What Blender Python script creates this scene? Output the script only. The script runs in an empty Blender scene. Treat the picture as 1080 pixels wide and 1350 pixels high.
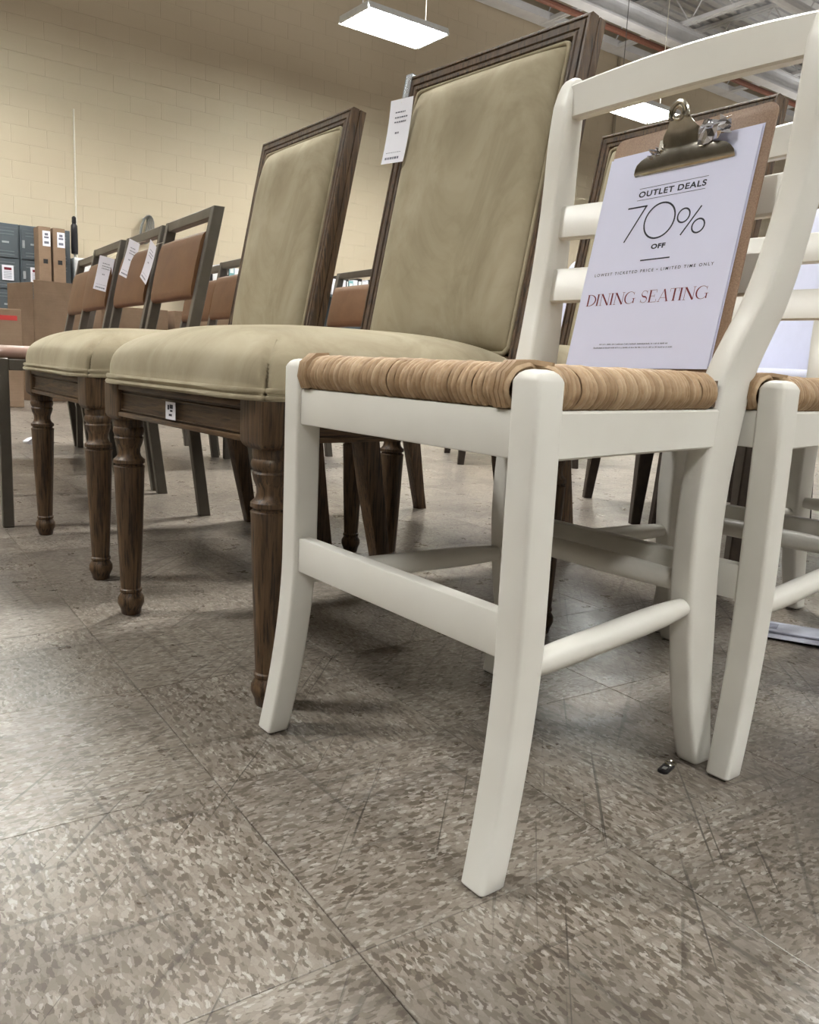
import bpy, math, random
from math import sin, cos, pi, radians, sqrt
from mathutils import Vector, Matrix

random.seed(7)
S = bpy.context.scene
C = S.collection

# ------------------------------------------------------------------ camera
CAM_H, PITCH, ROLL, FPX = 0.4626, 0.1750, 0.0456, 1102.9
fw = Vector((0, cos(PITCH), -sin(PITCH)))
rt0 = Vector((1, 0, 0)); up0 = rt0.cross(fw)
rt = rt0 * cos(ROLL) + up0 * sin(ROLL)
up = up0 * cos(ROLL) - rt0 * sin(ROLL)
cam_data = bpy.data.cameras.new('camera')
cam = bpy.data.objects.new('camera', cam_data)
C.objects.link(cam)
M = Matrix((rt, up, -fw)).transposed().to_4x4()
M.translation = Vector((0, 0, CAM_H))
cam.matrix_world = M
cam_data.sensor_fit = 'HORIZONTAL'
cam_data.sensor_width = 36.0
cam_data.lens = FPX / 1080 * 36.0
cam_data.clip_start = 0.02
cam_data.clip_end = 200
S.camera = cam

# ------------------------------------------------------------------ world + exposure
W = bpy.data.worlds.new('world'); S.world = W
W.use_nodes = True
W.node_tree.nodes['Background'].inputs[0].default_value = (0.9, 0.95, 1.0, 1)
W.node_tree.nodes['Background'].inputs[1].default_value = 0.15
S.view_settings.view_transform = 'Standard'
S.view_settings.look = 'None'
S.view_settings.gamma = 1.0
S.view_settings.use_curve_mapping = False
S.view_settings.exposure = 0.58
S.cycles.use_denoising = True
S.cycles.max_bounces = 6
S.cycles.diffuse_bounces = 3
S.cycles.glossy_bounces = 3
S.cycles.use_adaptive_sampling = True
S.cycles.adaptive_threshold = 0.03
LAMP_WATTS = 158.0

# ------------------------------------------------------------------ room axes
TH = radians(37.0)                       # direction of the painted block wall
EX = Vector((cos(TH), sin(TH), 0)); NX = Vector((sin(TH), -cos(TH), 0))
WP = Vector((-5.1, 10.4, 0))
def room(s, t, z=0.0):
    return WP + EX * s + NX * t + Vector((0, 0, z))
ROOM_S0, ROOM_S1, ROOM_T1, ROOM_H = -14.0, 34.0, 24.0, 6.6
LAMP_Z = 4.4

# ------------------------------------------------------------------ material helpers
MATS = {}
class NT:
    def __init__(s, name):
        s.m = bpy.data.materials.new(name); s.m.use_nodes = True
        s.t = s.m.node_tree; s.n = s.t.nodes; s.l = s.t.links
        s.b = s.n['Principled BSDF']; s.out = s.n['Material Output']
        MATS[name] = s.m
    def node(s, kind, **kw):
        x = s.n.new(kind)
        for k, v in kw.items():
            if hasattr(x, k) and not k.startswith('i_'): setattr(x, k, v)
        return x
    def put(s, sock, v):
        if hasattr(v, 'is_linked') or hasattr(v, 'links'): s.l.new(v, sock)
        else: sock.default_value = v
    def math(s, op, a, b=None, c=None, clamp=False):
        x = s.n.new('ShaderNodeMath'); x.operation = op; x.use_clamp = clamp
        s.put(x.inputs[0], a)
        if b is not None: s.put(x.inputs[1], b)
        if c is not None: s.put(x.inputs[2], c)
        return x.outputs[0]
    def vmath(s, op, a, b=None):
        x = s.n.new('ShaderNodeVectorMath'); x.operation = op
        s.put(x.inputs[0], a)
        if b is not None: s.put(x.inputs[1], b)
        return x.outputs[0]
    def obj(s):
        return s.n.new('ShaderNodeTexCoord').outputs['Object']
    def pos(s):
        return s.n.new('ShaderNodeNewGeometry').outputs['Position']
    def noise(s, vec, scale, detail=2.0, rough=0.5, dist=0.0):
        x = s.n.new('ShaderNodeTexNoise')
        s.l.new(vec, x.inputs['Vector']); x.inputs['Scale'].default_value = scale
        x.inputs['Detail'].default_value = detail; x.inputs['Roughness'].default_value = rough
        x.inputs['Distortion'].default_value = dist
        return x.outputs
    def voro(s, vec, scale, feature='F1'):
        x = s.n.new('ShaderNodeTexVoronoi'); x.feature = feature
        s.l.new(vec, x.inputs['Vector']); x.inputs['Scale'].default_value = scale
        return x.outputs
    def ramp(s, fac, stops, interp='LINEAR'):
        x = s.n.new('ShaderNodeValToRGB'); cr = x.color_ramp; cr.interpolation = interp
        while len(cr.elements) < len(stops): cr.elements.new(0.5)
        for e, (p, c) in zip(cr.elements, stops):
            e.position = p; e.color = (*c, 1) if len(c) == 3 else c
        s.put(x.inputs[0], fac)
        return x.outputs[0]
    def mix(s, fac, a, b, mode='MIX'):
        x = s.n.new('ShaderNodeMix'); x.data_type = 'RGBA'; x.blend_type = mode
        s.put(x.inputs[0], fac)
        for sock, v in ((x.inputs[6], a), (x.inputs[7], b)):
            if isinstance(v, tuple): sock.default_value = (*v, 1) if len(v) == 3 else v
            else: s.l.new(v, sock)
        return x.outputs[2]
    def bump(s, h, strength=0.3, dist=0.002):
        x = s.n.new('ShaderNodeBump'); x.inputs['Strength'].default_value = strength
        x.inputs['Distance'].default_value = dist
        s.l.new(h, x.inputs['Height']); s.l.new(x.outputs[0], s.b.inputs['Normal'])
    def color(s, c):
        if isinstance(c, tuple): s.b.inputs['Base Color'].default_value = (*c, 1)
        else: s.l.new(c, s.b.inputs['Base Color'])
    def set(s, **kw):
        names = {'rough': 'Roughness', 'metal': 'Metallic', 'spec': 'Specular IOR Level', 'sheen': 'Sheen Weight',
                 'sheenr': 'Sheen Roughness', 'coat': 'Coat Weight', 'coatr': 'Coat Roughness', 'trans': 'Transmission Weight',
                 'ior': 'IOR', 'emit': 'Emission Strength', 'alpha': 'Alpha'}
        for k, v in kw.items():
            s.put(s.b.inputs[names[k]], v)

def plain(name, col, rough=0.5, metal=0.0, var=0.06, scale=30.0, spec=0.5, bump=0.0):
    k = NT(name); p = k.obj()
    nz = k.noise(p, scale, 4, 0.6)[0]
    lo = tuple(max(0, c * (1 - var)) for c in col); hi = tuple(min(1, c * (1 + var)) for c in col)
    k.color(k.ramp(nz, [(0.3, lo), (0.7, hi)]))
    k.set(rough=rough, metal=metal, spec=spec)
    if bump: k.bump(nz, bump, 0.002)
    return k.m

def emission(name, col, strength):
    k = NT(name); k.color(col); k.b.inputs['Emission Color'].default_value = (*col, 1); k.set(emit=strength, rough=0.4)
    return k.m

def wood(name, axis, grey=0.5):
    """Dark, wire-brushed brown timber; the grain runs along the given axis."""
    k = NT(name); p = k.obj()
    sc = [120.0, 120.0, 120.0]; sc[axis] = 7.0
    g = k.vmath('MULTIPLY', p, tuple(sc))
    n1 = k.noise(g, 1.0, 5, 0.65, 0.4)[0]
    sc2 = [260.0, 260.0, 260.0]; sc2[axis] = 14.0
    n2 = k.noise(k.vmath('MULTIPLY', p, tuple(sc2)), 1.0, 3, 0.6)[0]
    n3 = k.noise(p, 9.0, 3, 0.6)[0]
    c = k.ramp(n1, [(0.25, (0.030, 0.018, 0.010)), (0.45, (0.085, 0.048, 0.023)), (0.62, (0.135, 0.080, 0.039)), (0.82, (0.195, 0.125, 0.070))])
    c = k.mix(k.ramp(n2, [(0.38, (0.8, 0.8, 0.8)), (0.48, (0, 0, 0))]), c, (0.016, 0.010, 0.007))
    c = k.mix(k.ramp(n3, [(0.5, (0, 0, 0)), (0.8, (grey, grey, grey))]), c, (0.085, 0.066, 0.054))
    k.color(c); k.set(rough=0.48, spec=0.4)
    k.bump(n2, 0.35, 0.0015)
    return k.m

def build_materials():
    # painted off-white chair finish
    k = NT('cream_paint'); p = k.obj()
    n = k.noise(p, 7, 3, 0.6)[0]
    c = k.ramp(n, [(0.3, (0.725, 0.705, 0.640)), (0.7, (0.775, 0.760, 0.700))])
    sm = k.noise(p, 46, 3, 0.7)[0]
    c = k.mix(k.ramp(sm, [(0.72, (0, 0, 0)), (0.80, (0.22, 0.22, 0.22))]), c, (0.42, 0.38, 0.30))
    k.color(c); k.set(rough=0.36, spec=0.45)
    k.bump(k.noise(p, 220, 2)[0], 0.03, 0.001)
    # rush
    k = NT('rush'); p = k.obj()
    n = k.noise(p, 90, 3, 0.6)[0]; n2 = k.noise(p, 26, 2)[0]
    c = k.ramp(n, [(0.25, (0.30, 0.19, 0.10)), (0.5, (0.445, 0.305, 0.178)), (0.75, (0.56, 0.415, 0.268))])
    c = k.mix(k.ramp(n2, [(0.45, (0, 0, 0)), (0.75, (0.5, 0.5, 0.5))]), c, (0.36, 0.235, 0.13))
    an = k.n.new('ShaderNodeAttribute'); an.attribute_name = 'tint'
    c = k.mix(k.ramp(an.outputs['Fac'], [(0.0, (0.6, 0.6, 0.6)), (0.40, (0, 0, 0))]), c, (0.27, 0.17, 0.088))
    c = k.mix(k.ramp(an.outputs['Fac'], [(0.62, (0, 0, 0)), (1.0, (0.4, 0.4, 0.4))]), c, (0.62, 0.48, 0.32))
    k.color(c); k.set(rough=0.55, spec=0.35); k.bump(n, 0.25, 0.001)
    plain('rush_core', (0.10, 0.058, 0.028), 0.9)
    # olive beige suede
    k = NT('suede'); p = k.obj()
    n = k.noise(k.vmath('MULTIPLY', p, (1.0, 1.0, .55)), 6.5, 5, 0.66, 0.9)[0]; n2 = k.noise(p, 420, 2, 0.7)[0]; n3 = k.noise(p, 17, 3, 0.6, 0.8)[0]
    c = k.ramp(n, [(0.30, (0.250, 0.208, 0.136)), (0.5, (0.335, 0.288, 0.196)), (0.72, (0.415, 0.365, 0.262))])
    c = k.mix(k.ramp(n3, [(0.55, (0, 0, 0)), (0.75, (0.35, 0.35, 0.35))]), c, (0.225, 0.186, 0.112))
    k.color(c); k.set(rough=0.88, spec=0.15, sheen=0.35, sheenr=0.4)
    k.b.inputs['Sheen Tint'].default_value = (0.9, 0.85, 0.68, 1)
    k.bump(n2, 0.12, 0.0008)
    for i, a in enumerate('xyz'): wood('wood_' + a, i)
    plain('dark_wood', (0.030, 0.020, 0.014), 0.4, var=0.4, scale=40)
    plain('bronze_metal', (0.125, 0.112, 0.092), 0.42, 0.35, var=0.08)
    # tan leather
    k = NT('leather'); p = k.obj()
    n = k.noise(p, 9, 4, 0.6)[0]; v = k.voro(p, 420, 'DISTANCE_TO_EDGE')[0]
    k.color(k.ramp(n, [(0.3, (0.125, 0.060, 0.026)), (0.7, (0.175, 0.090, 0.042))]))
    k.set(rough=0.48, spec=0.22); k.bump(v, 0.15, 0.0006)
    plain('paper', (0.70, 0.715, 0.89), 0.75, var=0.015, scale=8)
    plain('tag_paper', (0.80, 0.80, 0.86), 0.7, var=0.02, scale=8)
    plain('ink', (0.020, 0.022, 0.04), 0.7, var=0.1)
    plain('ink_red', (0.150, 0.006, 0.018), 0.7, var=0.1)
    plain('ink_grey', (0.15, 0.155, 0.20), 0.7, var=0.1)
    # hardboard
    k = NT('hardboard'); p = k.obj()
    n = k.noise(p, 600, 3, 0.7)[0]; n2 = k.noise(p, 30, 3)[0]
    c = k.ramp(n, [(0.3, (0.20, 0.115, 0.066)), (0.7, (0.335, 0.215, 0.135))])
    c = k.mix(k.ramp(n2, [(0.4, (0, 0, 0)), (0.8, (0.35, 0.35, 0.35))]), c, (0.33, 0.235, 0.165))
    k.color(c); k.set(rough=0.5)
    k = NT('nickel'); p = k.obj()
    n = k.noise(p, 90, 3)[0]
    k.color(k.ramp(n, [(0.3, (0.40, 0.37, 0.31)), (0.7, (0.52, 0.49, 0.42))])); k.set(rough=0.24, metal=1.0)
    k = NT('clear_plastic'); k.color((0.9, 0.92, 0.95)); k.set(rough=0.12, spec=0.8, trans=0.75, ior=1.35)
    k.bump(k.noise(k.obj(), 120, 2)[0], 0.4, 0.003)
    # cardboard
    k = NT('cardboard'); p = k.obj()
    n = k.noise(p, 6, 4, 0.6)[0]; f = k.noise(k.vmath('MULTIPLY', p, (1.0, 1.0, 160.0)), 1.0, 2)[0]
    c = k.ramp(n, [(0.3, (0.235, 0.158, 0.103)), (0.7, (0.295, 0.205, 0.138))])
    c = k.mix(k.ramp(f, [(0.35, (0.18, 0.18, 0.18)), (0.6, (0, 0, 0))]), c, (0.19, 0.125, 0.08))
    k.color(c); k.set(rough=0.8, spec=0.2)
    plain('carton_print', (0.16, 0.095, 0.06), 0.8)
    plain('red_tape', (0.46, 0.030, 0.026), 0.5)
    plain('locker_paint', (0.090, 0.108, 0.120), 0.42, 0.1, var=0.05, scale=8)
    plain('louvre_highlight', (0.17, 0.195, 0.21), 0.4); plain('locker_dark', (0.022, 0.026, 0.030), 0.6)  # the paler one puts the highlights along the louvres into their colour
    plain('pale_metal', (0.55, 0.58, 0.60), 0.35, 0.6)
    plain('black_plastic', (0.012, 0.011, 0.013), 0.4, var=0.3)
    plain('rubber', (0.010, 0.010, 0.010), 0.7)
    plain('white_fabric', (0.56, 0.575, 0.69), 0.85, var=0.03, scale=14)
    plain('magenta', (0.30, 0.02, 0.07), 0.6)
    plain('lamp_white', (0.80, 0.82, 0.82), 0.4)
    plain('steel_paint', (0.80, 0.80, 0.81), 0.5, 0.0, var=0.08, scale=3)
    plain('orange_pipe', (0.27, 0.115, 0.075), 0.5, var=0.15)
    plain('grey_cable', (0.20, 0.20, 0.19), 0.5)
    plain('cord_white', (0.80, 0.76, 0.66), 0.5)
    emission('tube_glow', (0.93, 1.0, 0.98), 14.0).cycles.emission_sampling = 'NONE'
    # painted concrete block
    k = NT('block_paint'); p = k.pos()
    n = k.noise(p, 0.7, 3)[0]; n2 = k.noise(p, 70, 3, 0.7)[0]
    k.color(k.ramp(n, [(0.3, (0.575, 0.488, 0.352)), (0.7, (0.61, 0.522, 0.382))]))
    k.set(rough=0.55, spec=0.35); k.bump(n2, 0.25, 0.003)
    plain('wall_paint', (0.34, 0.29, 0.21), 0.7, var=0.04, scale=1.5)
    plain('ceiling_paint', (0.80, 0.81, 0.82), 0.75, var=0.05, scale=1.0)
    plain('grout', (0.050, 0.042, 0.034), 0.9)
    build_tile_material()

TYAW = 0.5928
TO = Vector((-0.0244, 0.5941, 0)); TS = 0.3048
def build_tile_material():
    k = NT('vinyl_tile'); P = k.pos()
    r = k.n.new('ShaderNodeVectorRotate'); r.rotation_type = 'Z_AXIS'
    k.l.new(P, r.inputs['Vector']); r.inputs['Center'].default_value = TO; r.inputs['Angle'].default_value = -TYAW
    q = k.vmath('SUBTRACT', r.outputs[0], tuple(TO))
    g = k.vmath('MULTIPLY', q, (1 / TS, 1 / TS, 1 / TS))
    cell = k.vmath('FLOOR', g)
    sp = k.n.new('ShaderNodeSeparateXYZ'); k.l.new(cell, sp.inputs[0])
    par = k.math('PINGPONG', k.math('ADD', sp.outputs[0], sp.outputs[1]), 1.0)
    wn = k.n.new('ShaderNodeTexWhiteNoise'); wn.noise_dimensions = '2D'; k.l.new(cell, wn.inputs['Vector'])
    off = k.vmath('MULTIPLY', wn.outputs['Color'], (7.0, 7.0, 0.0))
    va = k.vmath('MULTIPLY', q, (1.0, 2.1, 1.0)); vb = k.vmath('MULTIPLY', q, (2.1, 1.0, 1.0))
    mv = k.n.new('ShaderNodeMix'); mv.data_type = 'VECTOR'
    k.l.new(par, mv.inputs[0]); k.l.new(va, mv.inputs[4]); k.l.new(vb, mv.inputs[5])
    v = k.vmath('ADD', mv.outputs[1], off)
    wob = k.noise(v, 70.0, 3, 0.6)[1]
    v = k.vmath('ADD', v, k.vmath('MULTIPLY', k.vmath('SUBTRACT', wob, (0.5, 0.5, 0.5)), (0.016, 0.016, 0.0)))
    v1 = k.voro(v, 112.0); v2 = k.voro(v, 200.0)
    s1 = k.n.new('ShaderNodeSeparateColor'); k.l.new(v1['Color'], s1.inputs[0])
    s2 = k.n.new('ShaderNodeSeparateColor'); k.l.new(v2['Color'], s2.inputs[0])
    c = k.ramp(s1.outputs[0], [(0.0, (0.195, 0.164, 0.130)), (0.16, (0.238, 0.206, 0.168)), (0.40, (0.272, 0.238, 0.198)),
                               (0.68, (0.298, 0.264, 0.222)), (0.90, (0.335, 0.300, 0.256)), (0.97, (0.40, 0.372, 0.33))], 'CONSTANT')
    c = k.mix(k.ramp(s1.outputs[2], [(0.0, (0.85, 0.85, 0.85)), (0.12, (0, 0, 0))], 'CONSTANT'), c, (0.108, 0.084, 0.062))
    c = k.mix(k.ramp(s2.outputs[1], [(0.0, (0.8, 0.8, 0.8)), (0.11, (0, 0, 0))], 'CONSTANT'), c, (0.115, 0.092, 0.070))
    c = k.mix(k.ramp(s2.outputs[2], [(0.0, (0.7, 0.7, 0.7)), (0.06, (0, 0, 0))], 'CONSTANT'), c, (0.47, 0.44, 0.395))
    edge = k.voro(v, 112.0, 'DISTANCE_TO_EDGE')[0]
    c = k.mix(k.ramp(edge, [(0.0, (0.30, 0.30, 0.30)), (0.06, (0, 0, 0))]), c, (0.15, 0.125, 0.10))
    c = k.mix(k.ramp(wn.outputs['Value'], [(0, (0, 0, 0)), (1, (0.14, 0.14, 0.14))]), c, (0.10, 0.085, 0.07))
    # ground-in dirt and wheel scuffs
    d1 = k.noise(q, 2.6, 5, 0.65, 0.5)[0]
    c = k.mix(k.ramp(d1, [(0.44, (0, 0, 0)), (0.70, (0.66, 0.66, 0.66))]), c, (0.062, 0.053, 0.043))
    for ang, sc, lo, hi, amt in ((0.05, (3.0, 60.0, 1.0), 0.60, 0.69, 0.45), (0.9, (75.0, 2.4, 1.0), 0.62, 0.70, 0.45), (2.3, (2.2, 150.0, 1.0), 0.63, 0.69, 0.7), (1.50, (2.0, 60.0, 1.0), 0.58, 0.69, 0.45)):
        rr = k.n.new('ShaderNodeVectorRotate'); rr.rotation_type = 'Z_AXIS'; rr.inputs['Angle'].default_value = ang
        k.l.new(q, rr.inputs['Vector'])
        sn = k.noise(k.vmath('MULTIPLY', rr.outputs[0], sc), 1.0, 3, 0.6, 0.15)[0]
        c = k.mix(k.ramp(sn, [(lo, (0, 0, 0)), (hi, (amt, amt, amt))]), c, (0.030, 0.026, 0.022))
    fine = k.noise(v, 260.0, 2, 0.6)[0]
    c = k.mix(k.ramp(fine, [(0.35, (0.16, 0.16, 0.16)), (0.6, (0, 0, 0))]), c, (0.13, 0.11, 0.088))
    k.color(c)
    rn = k.noise(q, 14.0, 4, 0.7)[0]
    k.set(rough=k.ramp(rn, [(0.3, (0.25, 0.25, 0.25)), (0.7, (0.38, 0.38, 0.38))]), spec=0.42)
    k.bump(k.noise(q, 7.0, 2)[0], 0.2, 0.004)

build_materials()

# ------------------------------------------------------------------ mesh helpers
def rrect(a, b, r, n=3):
    """rounded rectangle, half sizes a, b, corner radius r, counter-clockwise"""
    r = min(r, a * 0.98, b * 0.98)
    out = []
    for cx, cy, a0 in ((a - r, b - r, 0), (-a + r, b - r, pi / 2), (-a + r, -b + r, pi), (a - r, -b + r, 1.5 * pi)):
        for i in range(n + 1):
            t = a0 + (pi / 2) * i / n
            out.append((cx + r * cos(t), cy + r * sin(t)))
    return out

class MB:
    def __init__(s): s.v = []; s.f = []
    def loft(s, rings, cap0=True, cap1=True, closed=True):
        b = len(s.v); n = len(rings[0])
        for r_ in rings: s.v.extend(tuple(p) for p in r_)
        for i in range(len(rings) - 1):
            for j in range(n if closed else n - 1):
                k2 = (j + 1) % n
                s.f.append((b + i * n + j, b + i * n + k2, b + (i + 1) * n + k2, b + (i + 1) * n + j))
        if cap0: s.f.append(tuple(b + j for j in reversed(range(n))))
        if cap1: s.f.append(tuple(b + (len(rings) - 1) * n + j for j in range(n)))
        return s
    def box(s, x0, x1, y0, y1, z0, z1, bev=0.0, n=1, M=None):
        cx, cy = (x0 + x1) / 2, (y0 + y1) / 2; a, b = abs(x1 - x0) / 2, abs(y1 - y0) / 2
        if bev <= 0:
            rings = [[(cx + p, cy + q, z) for p, q in ((-a, -b), (a, -b), (a, b), (-a, b))] for z in (z0, z1)]
        else:
            bev = min(bev, a * .9, b * .9, (z1 - z0) * .45)
            prof = []
            for i in range(n + 1):
                t = (pi / 2) * i / n
                prof.append((z0 + bev * (1 - sin(t)), bev * (1 - cos(t))))
            prof = prof[::-1]
            prof = [(z0 + bev * (1 - cos(pi / 2 * i / n)), bev * (1 - sin(pi / 2 * i / n))) for i in range(n + 1)]
            prof += [(z1 - bev * (1 - cos(pi / 2 * i / n)), bev * (1 - sin(pi / 2 * i / n))) for i in range(n, -1, -1)]
            rings = [[(cx + p, cy + q, z) for p, q in rrect(a - ins * .999, b - ins * .999, max(bev - ins, bev * .12), n)] for z, ins in prof]
        if M is not None: rings = [[M @ Vector(p) for p in r_] for r_ in rings]
        return s.loft(rings)
    def tube(s, path, r, n=8, cap=True):
        path = [Vector(p) for p in path]; rings = []
        rs = r if isinstance(r, (list, tuple)) else [r] * len(path)
        ref = None
        for i, p in enumerate(path):
            t = (path[min(i + 1, len(path) - 1)] - path[max(i - 1, 0)]).normalized()
            if ref is None: ref = Vector((0, 0, 1)) if abs(t.z) < .9 else Vector((1, 0, 0))
            x = t.cross(ref).normalized(); y = x.cross(t).normalized(); ref = y
            rings.append([p + x * (rs[i] * cos(2 * pi * j / n)) + y * (rs[i] * sin(2 * pi * j / n)) for j in range(n)])
        return s.loft(rings, cap, cap)
    def lathe(s, prof, c=(0, 0, 0), n=24):
        c = Vector(c)
        return s.loft([[c + Vector((r * cos(2 * pi * j / n), r * sin(2 * pi * j / n), z)) for j in range(n)] for z, r in prof])
    def quad(s, a, b, c, d):
        k = len(s.v); s.v += [tuple(a), tuple(b), tuple(c), tuple(d)]; s.f.append((k, k + 1, k + 2, k + 3)); return s
    def ribbon(s, pts, M=None):
        """flat filled polygon strip from (left,right) pairs"""
        k = len(s.v)
        for a, b in pts: s.v += [tuple(a), tuple(b)]
        for i in range(len(pts) - 1): s.f.append((k + 2 * i, k + 2 * i + 1, k + 2 * i + 3, k + 2 * i + 2))
        return s
    def mesh(s, name, mat, smooth=35):
        me = bpy.data.meshes.new(name); me.from_pydata([tuple(p) for p in s.v], [], s.f); me.update()
        if mat: me.materials.append(MATS[mat])
        if smooth:
            me.polygons.foreach_set('use_smooth', [True] * len(me.polygons))
            me.set_sharp_from_angle(angle=radians(smooth))
        return me
    def build(s, name, mat, parent=None, smooth=35, label=None):
        o = bpy.data.objects.new(name, s.mesh(name, mat, smooth)); C.objects.link(o)
        if parent is not None: o.parent = parent
        if label: o['label'] = label
        return o

def tag(o, label=None, cat=None, group=None, kind=None):
    if label: o['label'] = label
    if cat: o['category'] = cat
    if group: o['group'] = group
    if kind: o['kind'] = kind
    return o
def thing(name, label, cat, loc=(0, 0, 0), rz=0.0, group=None):
    o = bpy.data.objects.new(name, None); C.objects.link(o); o.empty_display_size = 0.05
    o.location = loc; o.rotation_euler = (0, 0, rz)
    return tag(o, label, cat, group)
def dup(root, loc, rz, label, group=None):
    r_ = root.copy(); C.objects.link(r_); r_.location = loc; r_.rotation_euler = (0, 0, rz); r_['label'] = label
    if group: r_['group'] = group
    for ch in list(root.children):
        c = ch.copy(); C.objects.link(c); c.parent = r_
        for g in list(ch.children):
            d = g.copy(); C.objects.link(d); d.parent = c
    return r_
def interp(tab, x):
    if x <= tab[0][0]: return tab[0][1]
    for (a, b), (c, d) in zip(tab, tab[1:]):
        if x <= c: 
            t = (x - a) / (c - a); return b + (d - b) * t
    return tab[-1][1]
def smooth_tab(tab, n):
    """Catmull-Rom resample of [(x, y0, y1, ...)] rows"""
    out = []
    m = len(tab)
    for i in range(m - 1):
        p0, p1, p2, p3 = tab[max(i - 1, 0)], tab[i], tab[i + 1], tab[min(i + 2, m - 1)]
        for k in range(n):
            t = k / n
            out.append(tuple(0.5 * (2 * b + (c - a) * t + (2 * a - 5 * b + 4 * c - d) * t * t + (3 * b - a - 3 * c + d) * t ** 3) for a, b, c, d in zip(p0, p1, p2, p3)))
    out.append(tab[-1]); return out

# ------------------------------------------------------------------ room shell
def project(p):
    d = Vector(p) - Vector((0, 0, CAM_H)); k = d.dot(fw)
    if k < 0.1: return None
    return 540 + FPX * d.dot(rt) / k, 675 - FPX * d.dot(up) / k, k

def build_room():
    R4 = Matrix.Rotation(TH, 4, 'Z')
    def rbox(mb, s0, s1, t0, t1, z0, z1):
        a = [room(s, t, z) for z in (z0, z1) for s, t in ((s0, t0), (s0, t1), (s1, t1), (s1, t0))]
        return mb.loft([a[:4], a[4:]])
    fl = rbox(MB(), ROOM_S0, ROOM_S1, 0, ROOM_T1, -0.10, -0.0042).build('floor', 'grout', None, 0)
    tag(fl, 'speckled taupe vinyl tile floor with dark scuffs', None, None, 'structure')
    # tiles: the ones that show largest as single tiles, the rest joined
    tile = MB().box(-TS / 2 + .0005, TS / 2 - .0005, -TS / 2 + .0005, TS / 2 - .0005, -.0040, 0, .0004, 1).mesh('tile', 'vinyl_tile', 0)
    d2 = Vector((cos(TYAW), sin(TYAW), 0)); d1 = Vector((-sin(TYAW), cos(TYAW), 0))
    near, far = [], []
    for i in range(-70, 110):
        for j in range(-30, 100):
            c = TO + (d2 * (i + .5) + d1 * (j + .5)) * TS
            r_ = c - WP
            if not (ROOM_S0 + .3 < r_.dot(EX) < ROOM_S1 - .3 and .25 < r_.dot(NX) < ROOM_T1 - .3): continue
            p = project(c); ok = False
            for du in (-.5, 0, .5):
                for dv in (-.5, 0, .5):
                    qq = project(c + (d2 * du + d1 * dv) * TS)
                    if qq and 0 <= qq[0] <= 1080 and 0 <= qq[1] <= 1350: ok = True
            dist = (c - Vector((0, 0, CAM_H))).length
            if ok and dist < 9: near.append((dist, i, j, c))
            elif dist < 16 or ok: far.append(c)
    near.sort(key=lambda x: x[0])
    for k_, (dist, i, j, c) in enumerate(near):
        if k_ < 300:
            o = bpy.data.objects.new('tile', tile); C.objects.link(o); o.parent = fl
            o.location = c; o.rotation_euler = (0, 0, TYAW)
        else: far.append(c)
    mb = MB(); h = TS / 2 - .0005
    for c in far:
        top = [c + d2 * a * h + d1 * b * h for a, b in ((-1, -1), (1, -1), (1, 1), (-1, 1))]
        bot = [p - Vector((0, 0, .004)) for p in top]
        mb.loft([bot, top], False, True)
    o = mb.build('tile_field', 'vinyl_tile', fl, 0); tag(o, kind='stuff')
    # painted block wall
    wl = rbox(MB(), ROOM_S0, ROOM_S1, -.25, -.003, 0, ROOM_H + .4).build('wall_left', 'block_paint', None, 0)
    tag(wl, 'tall cream painted concrete block wall', None, None, 'structure')
    bl, bh, gp = .4064, .2032, .0013
    blk = MB()
    blk.box(-bl / 2 + gp, bl / 2 - gp, -.03, 0, -bh / 2 + gp, bh / 2 - gp, .0022, 1)
    bm_ = blk.mesh('concrete_block', 'block_paint', 0)
    cand, rest = [], []
    for r_ in range(int(ROOM_H / bh)):
        for i in range(-8, 62):
            s = (i + (.5 if r_ % 2 else 0)) * bl; z = (r_ + .5) * bh
            p = project(room(s, 0, z))
            if p and -30 < p[0] < 1110 and -20 < p[1] < 430 and p[0] < 560: cand.append((p[2], s, z))
            else: rest.append((s, z))
    cand.sort()
    for k_, (d_, s, z) in enumerate(cand):
        if k_ < 300:
            o = bpy.data.objects.new('concrete_block', bm_); C.objects.link(o); o.parent = wl
            o.location = room(s, 0, z); o.rotation_euler = (0, 0, TH + pi)
        else: rest.append((s, z))
    mb = MB()
    for s, z in rest:
        a, b = bl / 2 - gp, bh / 2 - gp; c_ = .0022
        def pt(x, zz, t): return room(s + x, t, z + zz)
        r1 = [pt(x, y, -.003) for x, y in ((-a, -b), (a, -b), (a, b), (-a, b))]
        r2 = [pt(x, y, -.0015) for x, y in ((-a, -b), (a, -b), (a, b), (-a, b))]
        r3 = [pt(x, y, 0) for x, y in ((-a + c_, -b + c_), (a - c_, -b + c_), (a - c_, b - c_), (-a + c_, b - c_))]
        mb.loft([r1, r2, r3], False, True)
    o = mb.build('block_field', 'block_paint', wl, 0); tag(o, kind='stuff')
    for nm, a in (('wall_right', (ROOM_S0, ROOM_S1, ROOM_T1, ROOM_T1 + .2)), ('wall_back', (ROOM_S1, ROOM_S1 + .2, 0, ROOM_T1)), ('wall_front', (ROOM_S0 - .2, ROOM_S0, 0, ROOM_T1))):
        tag(rbox(MB(), *a, 0, ROOM_H + .4).build(nm, 'wall_paint', None, 0), 'plain painted wall of the sales hall', None, None, 'structure')
    # ceiling: deck, ribs, joists, girder
    ce = rbox(MB(), ROOM_S0, ROOM_S1, 0, ROOM_T1, ROOM_H + .40, ROOM_H + .5).build('ceiling', 'ceiling_paint', None, 0)
    tag(ce, 'open white painted roof deck with bar joists', None, None, 'structure')
    mb = MB(); t = .1
    while t < 14:
        rbox(mb, 2, ROOM_S1, t, t + .09, ROOM_H + .36, ROOM_H + .40); t += .19
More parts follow.
